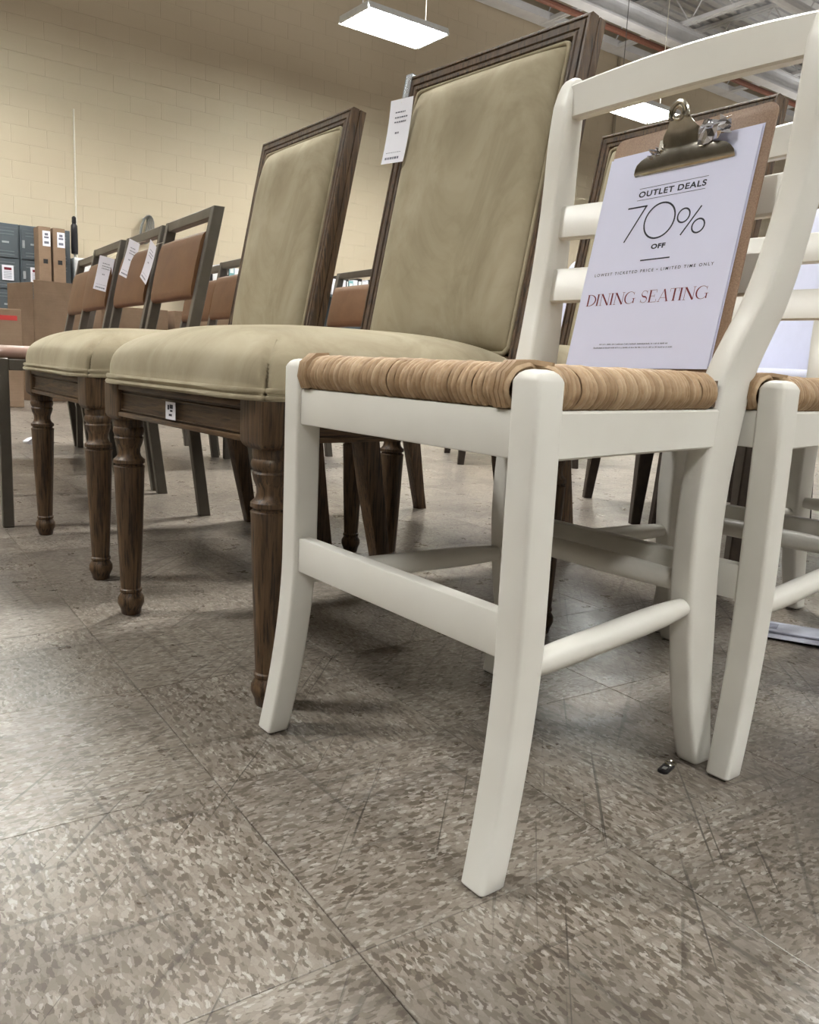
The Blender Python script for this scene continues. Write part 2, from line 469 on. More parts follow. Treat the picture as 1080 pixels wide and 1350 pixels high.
    tag(mb.build('deck_ribs', 'ceiling_paint', ce, 0), kind='stuff')
    s = 5.2
    while s < 30:
        mb = MB()
        for dz in (.30, -.30):
            for off in (-.035, .035):
                rbox(mb, s + off - .025, s + off + .025, .02, 14, ROOM_H + dz - .025, ROOM_H + dz + .035)
        tt = .1; k_ = 0
        while tt < 13.5:
            a = room(s, tt, ROOM_H + (.30 if k_ % 2 else -.30)); b = room(s, tt + .42, ROOM_H + (-.30 if k_ % 2 else .30))
            mb.tube([a, b], .013, 5); tt += .42; k_ += 1
        mb.build('roof_joist', 'steel_paint', ce, 0)
        s += 1.75
    mb = MB()
    for z0, z1, w in ((6.10, 6.13, .11), (6.37, 6.40, .11), (6.13, 6.37, .012)): rbox(mb, 3, 32, 1.58 - w, 1.58 + w, z0 - .12, z1 - .12)
    mb.build('girder', 'steel_paint', ce, 0)
    mb = MB(); rbox(mb, 3, 32, -.004 + .02, .30, ROOM_H - .32, ROOM_H - .20)
    mb.build('ledger_beam', 'steel_paint', ce, 0)
    o = MB().tube([room(a, 1.25, 6.02) for a in (3, 12, 22, 32)], .05, 10).build('sprinkler_pipe', 'orange_pipe', None)
    tag(o, 'orange-brown sprinkler pipe running under the roof girder', 'pipe')
    o = MB().tube([room(a, 3.4, 6.2) for a in (3, 12, 22, 32)], .09, 10).build('air_duct', 'steel_paint', ce)
build_room()

# ------------------------------------------------------------------ hanging fluorescent fixtures
def lamp(s, t, label, index):
    th = thing('hanging_light', label, 'light', room(s, t, LAMP_Z), TH, 'fluorescent fixtures hung from the roof')
    L, Wd = .58, .30
    MB().box(-L, L, -Wd, Wd, .055, .075, .006).build('housing', 'lamp_white', th)
    for sx in (-1, 1):
        MB().box(sx * L - .012, sx * L + .012, -Wd, Wd, -.01, .07, .004).build('end_cap', 'lamp_white', th)
    for sy in (-1, 1):
        mb = MB(); mb.loft([[(-L, sy * (Wd + .03), -.005), (-L, sy * (Wd + .03), .003), (-L, sy * Wd, .075), (-L, sy * Wd, .067)], [(L, sy * (Wd + .03), -.005), (L, sy * (Wd + .03), .003), (L, sy * Wd, .075), (L, sy * Wd, .067)]])
        mb.build('reflector', 'lamp_white', th, 0)
    for y in (-.235, -.14, -.047, .047, .14, .235):
        MB().tube([(-L + .015, y, .018), (L - .015, y, .018)], .0155, 8).build('tube', 'tube_glow', th)
    for sx in (-1, 1):
        MB().tube([(sx * .46, 0, .07), (sx * .46, 0, ROOM_H - LAMP_Z + .4)], .006, 5).build('hanger_cable', 'grey_cable' if sx < 0 else 'cord_white', th)
    ld = bpy.data.lights.new('fixture_light', 'AREA'); ld.shape = 'RECTANGLE'; ld.size = 1.10; ld.size_y = .54
    ld.spread = radians(150); ld.energy = LAMP_WATTS; ld.color = (1.0, 0.975, 0.94)
    lo = bpy.data.objects.new('fixture_light', ld); C.objects.link(lo); lo.parent = th; lo.location = (0, 0, .045)
    ud = bpy.data.lights.new('ceiling_fill', 'AREA'); ud.shape = 'RECTANGLE'; ud.size = 1.0; ud.size_y = .4  # added fill lamp on the housing, aimed up to brighten the ceiling
    ud.energy = LAMP_WATTS * .085; ud.color = (1.0, 0.985, 0.96)
    uo = bpy.data.objects.new('ceiling_fill', ud); C.objects.link(uo); uo.parent = th; uo.location = (0, 0, .085); uo.rotation_euler = (pi, 0, 0)
    return th
where = {(0, 0): 'wide fluorescent fixture glowing at the top of the picture before the block wall',
         (1, 0): 'smaller fluorescent fixture glowing in the gap under the cream top rail'}
for j in range(3):
    for i in range(-2, 4):
        lamp(4.0 + 4.6 * i + (.9 if j == 1 else 0) + (1.3 if i >= 2 else 0), 2.43 + 6.0 * j, where.get((i, j), 'fluorescent fixture hung from the roof outside the picture'), i)
tag(MB().tube([room(.93, .012, z) for z in (1.60, 2.0, 2.6, 3.36)], .011, 6).build('power_cord', 'cord_white'), 'thin pale cord running up the block wall above the lockers', 'cord')
tag(MB().tube([room(10.78, .03, z) for z in (.1, 3, 6.25)], .03, 6).build('conduit', 'wall_paint'), 'beige conduit running up the block wall to the roof', 'conduit')

# ------------------------------------------------------------------ cream rush-seat chair
WC, LS, ZT = 0.4172, 0.0330, 0.4630
POST = [  # z, front edge v, back edge v, outer half-width
    (0.000, .362, .396, .166), (.045, .347, .388, .166), (.088, .335, .381, .166), (.169, .320, .373, .166), (.26, .311, .366, .166),
    (.347, .314, .370, .166), (.43, .328, .386, .166), (.470, .338, .397, .167), (.513, .354, .410, .175), (.544, .366, .418, .182),
    (.60, .382, .429, .189), (.67, .396, .439, .195), (.72, .402, .443, .197), (.78, .406, .446, .198), (.825, .412, .449, .198)]
def back_v(z): return interp([(r_[0], (r_[1] + r_[2]) / 2) for r_ in POST], z)
def post_half(z): return interp([(r_[0], r_[3]) for r_ in POST], z)

def rush_strands():
    """Strands that wrap each seat rail, run over the top and meet on the mitre lines."""
    mb = MB(); rnd = random.Random(3); mb.tint = []
    zb, zt = .4275, .4640
    fh, bh_ = .2030, .1650; v0, v1 = .0015, .338
    def strand(p_edge, inward, length, r_):
        prof = [(.030, zb + .004), (.012, zb + .002), (.002, zb + .009), (-.0015, zb + .018), (.002, zt - .008), (.010, zt - .001), (.022, zt + .0015)]
        j = rnd.uniform(-.0009, .0009)
        path = [p_edge + inward * (d + j) + Vector((0, 0, z + rnd.uniform(-.0007, .0007))) for d, z in prof]
        along = Vector((-inward.y, inward.x, 0)) * rnd.uniform(-.0022, .0022)
        for k_ in range(len(path)): path[k_] = path[k_] + along * (k_ / 6)
        if length > .03:
            n = 3
            for k_ in range(1, n + 1):
                path.append(p_edge + along + inward * (.022 + (length - .022) * k_ / n) + Vector((0, 0, zt + .0015 - .004 * (k_ / n) * 1.0 + rnd.uniform(-.0006, .0006))))
        path = smooth_tab([tuple(q_) for q_ in path], 2)
        b0 = len(mb.v); mb.tube(path, [r_ * rnd.uniform(.90, 1.10) for _ in path], 6)
        mb.tint.append((b0, len(mb.v), rnd.random()))
    def side(a, b, inward, depth, pitch, skip):
        L = (b - a).length; n = int((L - 2 * skip) / pitch); d = (b - a).normalized()
        for i in range(n + 1):
            x = skip + (L - 2 * skip) * i / n
            ln = min(x, L - x, depth)
            strand(a + d * x + inward * 0, inward, max(ln, .02), pitch * .455)
    A, B = Vector((-fh, v0, 0)), Vector((fh, v0, 0)); D, E_ = Vector((-bh_ - .004, v1, 0)), Vector((bh_ + .004, v1, 0))
    side(A, B, Vector((0, 1, 0)), .165, .0066, LS - .001)
    side(D, E_, Vector((0, -1, 0)), .165, .0066, .022)
    for s_, P, Q in ((-1, A, D), (1, B, E_)):
        d = (Q - P).normalized(); inw = Vector((-d.y * s_, d.x * s_, 0))
        if inw.x * s_ > 0: inw = -inw
        side(P, Q, inw, .18, .0062, LS + .001)
    # corner turns round the near legs
    for sx in (-1, 1):
        for k_ in range(3):
            x = sx * (fh - LS - .0015 - .0055 * k_)
            mb.tube([(x, .004, zb + .003), (x, -.0015, zb + .016), (x, .001, zt - .006), (x, .012, zt + .003), (x + sx * .004, .03, zt + .004), (x + sx * .02, .037, zt + .002)], .0038, 5)
    return mb

def text_mesh(body, x0, x1, y0, y1, mat, weight=0.0, spacing=1.0, name='lettering'):
    cu = bpy.data.curves.new('txt', 'FONT'); cu.body = body; cu.size = 1; cu.space_character = spacing; cu.offset = weight
    o = bpy.data.objects.new('txt', cu); C.objects.link(o)
    dg = bpy.context.evaluated_depsgraph_get(); dg.update()
    me = bpy.data.meshes.new_from_object(o.evaluated_get(dg)); bpy.data.objects.remove(o)
    xs = [v.co.x for v in me.vertices]; ys = [v.co.y for v in me.vertices]
    ax, bx, ay, by = min(xs), max(xs), min(ys), max(ys)
    for v in me.vertices:
        v.co = Vector((x0 + (v.co.x - ax) / (bx - ax) * (x1 - x0), 0, y0 + (v.co.y - ay) / (by - ay) * (y1 - y0)))
    me.name = name; me.materials.clear(); me.materials.append(MATS[mat])
    return me

def make_cream_chair():
    t = thing('dining_chair', 'x', 'chair', (0, 0, 0), 0, 'cream painted ladder-back chairs in a file')
    h = LS / 2
    for s_ in (-1, 1):          # front legs
        rows = []
        for i in range(15):
            z = .004 + (.235 - .004) * i / 14
            k_ = max(0.0, (.235 - z) / .235); rows.append((z, -.031 * k_ ** 1.75, .0034 * k_ ** 1.5, h * (1 - .10 * k_)))
        rows += [(.30, 0, 0, h), (.40, 0, 0, h), (ZT - .010, 0, 0, h)]
        rings = []
        for z, dv, du, hh in rows:
            rings.append([(s_ * (WC / 2 - h + du) + p, h + dv + q, z) for p, q in rrect(hh, hh, .0045, 3)])
        for dz, ins in ((.007, .0012), (.0035, .0035), (.001, .0068), (0, .011)):
            rings.append([(s_ * (WC / 2 - h) + p, h + q, ZT - dz) for p, q in rrect(h - ins, h - ins, .0045, 3)])
        r0 = rings[0]; c0 = (s_ * (WC / 2 - h + .0034), h - .031)
        rings.insert(0, [(c0[0] + (p[0] - c0[0]) * .90, c0[1] + (p[1] - c0[1]) * .90, .0018) for p in r0])
        lg = MB().loft(rings).build('front_leg', 'cream_paint', t, 40)
        MB().box(c0[0] - .0115, c0[0] + .0115, c0[1] - .0115, c0[1] + .0115, 0, .0022, .0006).build('glide', 'rubber', lg)
    for s_ in (-1, 1):          # back legs rise into the back posts
        rows = smooth_tab(POST, 4); rings = []
        for z, vf, vb, a in rows:
            w = .0152
            rings.append([(s_ * (a - w) + p, (vf + vb) / 2 + q, max(z, .004)) for p, q in rrect(w, (vb - vf) / 2, .006, 3)])
        for z, vf, vb, w in ((.842, .417, .4495, .0148), (.855, .423, .4495, .0136), (.862, .428, .449, .0115), (.8655, .433, .4465, .008)):
            rings.append([(s_ * (.198 - .0152) + p, (vf + vb) / 2 + q, z) for p, q in rrect(w, (vb - vf) / 2, .007, 3)])
        rings.insert(0, [(s_ * .1508 + p, .379 + q, .0018) for p, q in rrect(.0135, .0155, .005, 3)])
        lg = MB().loft(rings).build('back_post', 'cream_paint', t, 40)
        MB().box(s_ * .1508 - .011, s_ * .1508 + .011, .367, .391, 0, .0022, .0006).build('glide', 'rubber', lg)
    xi = WC / 2 - LS + .006
    MB().box(-xi, xi, .0045, .026, .3865, .4285, .0022, 2).build('front_rail', 'cream_paint', t)
    MB().box(-.155, .155, .338, .360, .3865, .4285, .0022, 2).build('back_rail', 'cream_paint', t)
    MB().box(-xi, xi, .0055, .024, .207, .249, .0022, 2).build('front_stretcher', 'cream_paint', t)
    for s_ in (-1, 1):
        a0, a1 = Vector((s_ * (WC / 2 - .0035), LS - .006, 0)), Vector((s_ * .1645, .335, 0))
        d = (a1 - a0).normalized(); inw = Vector((-d.y, d.x, 0)); inw = inw if inw.x * s_ < 0 else -inw
        sec = [(0, .3885), (0, .4265), (.002, .4285), (.018, .4285), (.02, .4265), (.02, .3885), (.018, .3865), (.002, .3865)]
        MB().loft([[p + inw * o_ + Vector((0, 0, z)) for o_, z in sec] for p in (a0, a1)]).build('side_rail', 'cream_paint', t, 30)
        p0, p1 = Vector((s_ * .1915, .022, .199)), Vector((s_ * .1515, .330, .2035))
        path = [p0.lerp(p1, k_ / 10) for k_ in range(11)]
        rr = [.0105, .0125, .0135, .0138, .0138, .0138, .0138, .0138, .0132, .0118, .0098]
        MB().tube(path, rr, 14).build('side_rung', 'cream_paint', t, 60)
    path = [(-.15 + .03 * k_, .342, .226) for k_ in range(11)]
    MB().tube(path, [.0100, .0120, .0132, .0138, .0138, .0138, .0138, .0138, .0132, .0120, .0100], 14).build('back_rung', 'cream_paint', t, 60)
    def slat(z0, z1, th_, bow, crown, name):
        n = 16; hw = post_half((z0 + z1) / 2) - .022; rings = []
        for i in range(n + 1):
            x = -hw + 2 * hw * i / n; k_ = 1 - (x / hw) ** 2
            zl, zh = z0 + crown * .55 * k_, z1 + crown * k_
            vl, vh = back_v(z0) + bow * k_, back_v(z1) + bow * k_
            b = .0028
            ring = [(x, vl - th_ / 2 + b, zl), (x, vl - th_ / 2, zl + b), (x, vh - th_ / 2, zh - b), (x, vh - th_ / 2 + b, zh),
                    (x, vh + th_ / 2 - b, zh), (x, vh + th_ / 2, zh - b), (x, vl + th_ / 2, zl + b), (x, vl + th_ / 2 - b, zl)]
            rings.append(ring)
        MB().loft(rings).build(name, 'cream_paint', t, 40)
    slat(.807, .853, .019, .014, .014, 'top_rail')
    slat(.644, .690, .017, .020, .002, 'back_slat')
    slat(.556, .603, .017, .020, .002, 'back_slat')
    # rush seat
    core = MB(); f, b = .196, .160
    core.loft([[(-f, .010, z), (f, .010, z), (b, .330, z), (-b, .330, z)] for z in (.431, .4595)])
    seat = core.build('seat', 'rush_core', t, 0)
    # cut the core clear of the legs by keeping it inside the rails
    rs = rush_strands(); tints = rs.tint
    w_ = rs.build('rush_weave', 'rush', seat, 60, 'twisted tan rush strands wrapped over the seat rails')
    w_['kind'] = 'stuff'
    at = w_.data.attributes.new('tint', 'FLOAT', 'POINT')
    for b0, b1, val in tints:
        for q_ in range(b0, b1): at.data[q_].value = val
    return t

YAW1 = -0.9070
O1 = Vector((-0.0286, 0.8491, 0))
U1 = Vector((cos(YAW1), sin(YAW1), 0)); V1 = Vector((-sin(YAW1), cos(YAW1), 0))
cc = make_cream_chair()
cc.location = O1; cc.rotation_euler = (0, 0, YAW1)
cc['label'] = 'foremost cream ladder-back chair with rush seat carrying the clipboard sign'
dup(cc, O1 + V1 * .385, YAW1, 'second cream rush-seat chair, its front leg touching the foremost chair\'s back leg')
dup(cc, O1 + V1 * .792, YAW1 - .02, 'third cream rush-seat chair, mostly hidden behind the second at the right edge')

# ------------------------------------------------------------------ clipboard with sign
def build_clipboard():
    Rm = Matrix(((0.59692, 0.78286, 0.17555), (-0.80195, 0.57572, 0.15944), (0.02375, -0.23596, 0.97147))).to_4x4()
    Rm.translation = Vector((0.262, 1.042, 0.4692))
    mm = .001
    def X(x): return (x - 107.95) * mm
    cb = thing('clipboard', 'brown hardboard clipboard with metal clip leaning against the cream chair back', 'clipboard')
    cb.matrix_world = Rm
    # board: y is depth behind the paper face
    rings = []
    for y, ins in ((.0022, .0006), (.0026, 0), (.0052, 0), (.0056, .0006)):
        rings.append([(X(114.5) + p, y, .1495 + q) for p, q in rrect(.1143 - ins, .1575 - ins, .013, 5)])
    MB().loft(rings).build('board', 'hardboard', cb)
    # clip: sheet-metal plate, blade at the bottom, arched lever with a hole at the top
    cx = 115.5
    prof = [  # height on the board (mm), stand-off towards the viewer (mm), half width (mm), sideways drift (mm)
        (248.5, 0.5, 69.5, 2), (249.5, 2.5, 71, 2), (252, 4.5, 71.5, 2), (257, 6.2, 70, 2), (262, 7.4, 66.5, 1), (266.5, 8.2, 60, 1), (269.5, 8.6, 51, 0), (271.5, 8.8, 41, 0), (273, 9.1, 31.5, 0), (274.5, 9.5, 28, 0),
        (279, 11, 27.5, 0), (284, 13, 27.5, 0), (287, 14.5, 26.5, 0), (290, 16, 24, 0), (294, 19, 19.5, 0), (299, 22.5, 15.5, 0), (303, 25.5, 13.5, 0)]
    mb = MB(); rings = []
    for hh, so, w, dx_ in prof:
        rr = []
        for k_ in range(9):
            xx = -1 + k_ / 4; rr.append((X(cx + dx_ + xx * w), -(so - 1.6 * xx * xx) * mm, hh * mm))
        for k_ in range(8, -1, -1):
            xx = -1 + k_ / 4; rr.append((X(cx + dx_ + xx * w), -(so - 1.6 * xx * xx - 1.0) * mm, hh * mm))
        rings.append(rr)
    clip = mb.loft(rings).build('clip', 'nickel', cb, 50)
    # arch of the lever with its hanging hole
    ring = []
    n = 20; mb = MB()
    path = [(X(cx + 11.5 * cos(pi * (-.12 + 1.24 * i / n))), -(25.5 + 4.0 * max(0, sin(pi * (-.12 + 1.24 * i / n)))) * mm, (304 + 13.5 * sin(pi * (-.12 + 1.24 * i / n))) * mm) for i in range(n + 1)]
    mb.tube(path, .0030, 8); mb.build('lever_arch', 'nickel', clip)
    mb = MB(); mb.tube([(X(cx + 7.0 * cos(2 * pi * i / 16)), -.0262 - .002 * sin(2 * pi * i / 16), (305.5 + 7.5 * sin(2 * pi * i / 16)) * mm) for i in range(17)], .0017, 6)
    mb.build('hanging_ring', 'nickel', clip)
    mb = MB(); mb.tube([(X(cx - 30), -.006, .279), (X(cx + 30), -.006, .279)], .0038, 10); mb.build('spring_rod', 'nickel', clip)
    for sx in (-1, 1):
        mb = MB(); mb.box(X(cx + sx * 30) - .0035, X(cx + sx * 30) + .0035, -.010, .0022, .272, .286, .0008); mb.build('spring_ear', 'nickel', clip)
    # small embossing on the clip plate (worn, unreadable)
    # crumpled plastic caught beside the clip
    rnd = random.Random(11)
    def crumple(name, c, sx, sz, label):
        mb = MB(); n, m = 6, 5; b = 0
        for i in range(n + 1):
            for j in range(m + 1):
                mb.v.append((c[0] + (i / n - .5) * sx + rnd.uniform(-.18, .18) * sx / n * 2, c[1] + rnd.uniform(-.006, .006), c[2] + (j / m - .5) * sz * (1 - .55 * i / n) + rnd.uniform(-.15, .15) * sz / m * 2))
        for i in range(n):
            for j in range(m):
                a = i * (m + 1) + j; mb.f += [(a, a + m + 1, a + m + 2), (a, a + m + 2, a + 1)]
        o = mb.build(name, 'crumple_foil', None, 0); o.matrix_world = Rm
        md = o.modifiers.new('thick', 'SOLIDIFY'); md.thickness = .0006
        tag(o, label, 'plastic scrap')
    k = NT('crumple_foil'); k.color((0.66, 0.66, 0.70)); k.set(rough=0.10, metal=0.92)
    crumple('plastic_scrap', (X(161), -.012, .2830), .040, .034, 'crumpled shiny plastic scrap stuck to the right of the clip')
    crumple('plastic_scrap', (X(79), -.007, .2720), .020, .012, 'tiny curled plastic shred at the left of the clip')
    # sheets
    def sheet(y, dx, dz, bend=0.0):
        mb = MB(); x0, x1, z0, z1 = X(0) + dx, X(215.9) + dx, dz, .2794 + dz
        return mb.loft([[(x0, yy, z0), (x1, yy, z0), (x1, yy, z1), (x0, yy, z1)] for yy in (y, y + .0003)])
    o = sheet(.0012, .0020, .0032).build('paper_sheet', 'paper', None, 0); o.matrix_world = Rm
    tag(o, 'white under-sheet peeking out at the lower right corner of the sign', 'paper')
    sg = thing('sign_sheet', 'white printed sale sign reading outlet deals held by the clipboard', 'sign'); sg.matrix_world = Rm
    sheet(0, 0, 0).build('sheet', 'paper', sg, 0)
    yy = -.00025
    def addmesh(me, name, label=None):
        o = bpy.data.objects.new(name, me); C.objects.link(o); o.parent = sg; o.location = (0, yy, 0)
        if label: o['label'] = label
        return o
    def T(body, x0, x1, z0, z1, mat='ink', w=0.0, sp=1.0, label=None):
        addmesh(text_mesh(body, X(x0), X(x1), z0 * mm, z1 * mm, mat, w, sp), 'lettering', label)
    def bar(mb, x0, x1, z0, z1): mb.quad((X(x0), 0, z0 * mm), (X(x1), 0, z0 * mm), (X(x1), 0, z1 * mm), (X(x0), 0, z1 * mm))
    def stroke(mb, pts, w):
        pts = [Vector((p[0], p[1])) for p in pts]; n = len(pts); rows = []
        for i, p in enumerate(pts):
            ww = w[i] if isinstance(w, (list, tuple)) else w
            d = (pts[min(i + 1, n - 1)] - pts[max(i - 1, 0)]).normalized(); nn = Vector((-d.y, d.x)) * ww / 2
            a, b = p + nn, p - nn; rows.append(((X(b.x), 0, b.y * mm), (X(a.x), 0, a.y * mm)))
        mb.ribbon(rows)
    def ell(mb, cx_, cy_, rx, ry, w, a0=0, a1=2 * pi, n=40, wv=None):
        pts, ws = [], []
        for i in range(n + 1):
            a = a0 + (a1 - a0) * i / n; pts.append((cx_ + rx * cos(a), cy_ + ry * sin(a))); ws.append(wv(a) if wv else w)
        stroke(mb, pts, ws)
    T('OUTLET DEALS', 59.8, 158.0, 220.4, 228.2, 'ink', .028, 1.12)
    mb = MB(); bar(mb, 58.8, 159, 231.7, 232.3); bar(mb, 58.6, 158, 216.6, 217.2); bar(mb, 85.4, 129.2, 136.3, 138.0)
    addmesh(mb.mesh('rule_lines', 'ink', 0), 'rule_lines')
    mb = MB()
    stroke(mb, [(47.2, 208.0), (77.4, 208.0)], 2.1); stroke(mb, [(76.4, 208.6), (52.3, 163.6)], 2.1)
    ell(mb, 101.0, 186.3, 22.3, 22.3, 2.2)
    ell(mb, 135.9, 187.6, 8.4, 8.6, 2.0); ell(mb, 159.8, 172.0, 8.4, 8.4, 2.0); stroke(mb, [(137.2, 163.2), (158.8, 196.4)], 2.0)
    addmesh(mb.mesh('seventy_percent', 'ink', 0), 'large_numerals', 'thin black 70% numerals')
    T('OFF', 97.6, 118.6, 150.2, 156.6, 'ink', .045, 1.1)
    T('LOWEST TICKETED PRICE \u2022 LIMITED TIME ONLY', 16.0, 193.3, 121.6, 125.4, 'ink', .012, 1.45)
    # red high-contrast serif capitals
    mb = MB(); base, cap = 82.4, 97.8; H = cap - base
    def serif(x, y, w=3.0): bar(mb, x - w / 2, x + w / 2, y - .22, y + .22)
    def stem(x, w=2.1): bar(mb, x - w / 2, x + w / 2, base, cap); serif(x, base + .22, 4.0); serif(x, cap - .22, 4.0)
    def hair(x): bar(mb, x - .3, x + .3, base, cap)
    def gD(x):
        stem(x + 1.6); ell(mb, x + 2.4, (base + cap) / 2, 10.2, H / 2 - .25, .5, -pi / 2, pi / 2, 24, lambda a: .5 + 1.3 * abs(cos(a)) ** 1.5); return 14.2
    def gI(x): stem(x + 1.8); return 5.4
    def gN(x):
        hair(x + 1.6); serif(x + 1.2, cap - .22, 3.4); serif(x + 1.6, base + .22, 3.6); hair(x + 12.6); serif(x + 12.6, cap - .22, 3.6)
        stroke(mb, [(x + 1.9, cap - .2), (x + 12.4, base)], 2.1); return 15.4
    def gG(x):
        ell(mb, x + 7.2, (base + cap) / 2, 6.8, H / 2 - .1, .5, .75, 2 * pi - .55, 30, lambda a: .5 + 1.3 * max(0, -cos(a)) ** 1.4)
        bar(mb, x + 12.3, x + 13.6, base + .6, base + 6.6); serif(x + 12.8, base + 6.6, 4.6); bar(mb, x + 12.2, x + 12.6, cap - 4.6, cap - .4); return 16.0
    def gS(x):
        pts, ws = [], []
        for i in range(31):
            t_ = i / 30; a = pi * (1.28 * t_) + .35
            if t_ < .5:
                a = .35 + (1.5 * pi - .35) * (t_ / .5); pts.append((x + 4.9 + 3.6 * cos(a), base + H * .745 + H * .245 * sin(a)))
            else:
                a = pi / 2 - (1.5 * pi - .35) * ((t_ - .5) / .5); pts.append((x + 4.9 + 4.0 * cos(a), base + H * .255 + H * .245 * sin(a)))
            ws.append(.5 + 1.5 * max(0, 1 - abs(t_ - .5) / .22))
        stroke(mb, pts, ws); bar(mb, x + 8.2, x + 8.6, cap - 4.2, cap - .4); bar(mb, x + .8, x + 1.2, base + .4, base + 4.2); return 11.4
    def gE(x):
        stem(x + 1.6); bar(mb, x + 1.6, x + 9.8, cap - .45, cap); bar(mb, x + 1.6, x + 10.4, base, base + .45); bar(mb, x + 1.6, x + 7.4, (base + cap) / 2 - .1, (base + cap) / 2 + .35)
        bar(mb, x + 9.4, x + 9.8, cap - 3.6, cap); bar(mb, x + 10.0, x + 10.4, base, base + 3.8); bar(mb, x + 7.1, x + 7.5, base + H / 2 - 1.7, base + H / 2 + 2); return 12.4
    def gA(x):
        stroke(mb, [(x + 1.2, base), (x + 7.0, cap)], .5); stroke(mb, [(x + 6.8, cap), (x + 12.4, base)], 1.8); bar(mb, x + 3.0, x + 10.4, base + 4.6, base + 5.0)
        serif(x + 1.2, base + .22, 3.6); serif(x + 12.2, base + .22, 4.0); return 14.4
    def gT(x):
        stem(x + 6.2); bar(mb, x + .4, x + 12.0, cap - .45, cap); bar(mb, x + .4, x + .8, cap - 4.0, cap); bar(mb, x + 11.6, x + 12.0, cap - 4.0, cap); return 12.6
    glyph = dict(D=gD, I=gI, N=gN, G=gG, S=gS, E=gE, A=gA, T=gT)
    x = 0.0
    for ch in 'DINING SEATING':
        x += 6.0 if ch == ' ' else glyph[ch](x)
    sc = (194.4 - 12.9) / (x - 1.6)
    mb.v = [(X(12.9) + (v[0] - X(0)) * sc, 0, v[2]) for v in mb.v]
    addmesh(mb.mesh('red_lettering', 'ink_red', 0), 'red_lettering', 'dark red serif capitals')
    # fine print, too small to read
    mb = MB(); rnd = random.Random(5)
    for x0, x1, z in ((50.5, 154.5, 30.0), (42, 162, 25.6)):
        x = x0
        while x < x1:
            w = rnd.uniform(.7, 1.3)
            bar(mb, x, x + w * .5, z, z + rnd.uniform(1.1, 1.9)); x += w + (1.1 if rnd.random() < .18 else 0)
    addmesh(mb.mesh('fine_print', 'ink', 0), 'fine_print')
build_clipboard()

# ------------------------------------------------------------------ suede chair with turned legs
def rect_sweep(mb, w, z0, z1, prof, P):
    """mitred sweep of a closed profile [(inset, depth)] round a rectangle (half width w, z0..z1); P maps (x, depth, h)"""
    rings = []
    for ins, d in prof:
        rings.append([P(-w + ins, d, z0 + ins), P(w - ins, d, z0 + ins), P(w - ins, d, z1 - ins), P(-w + ins, d, z1 - ins)])
    n = len(prof); b = len(mb.v)
    for r_ in rings: mb.v.extend(tuple(p) for p in r_)
    for i in range(n):
        i2 = (i + 1) % n
        for j in range(4):
            j2 = (j + 1) % 4
            mb.f.append((b + i * 4 + j, b + i2 * 4 + j, b + i2 * 4 + j2, b + i * 4 + j2))
    return mb

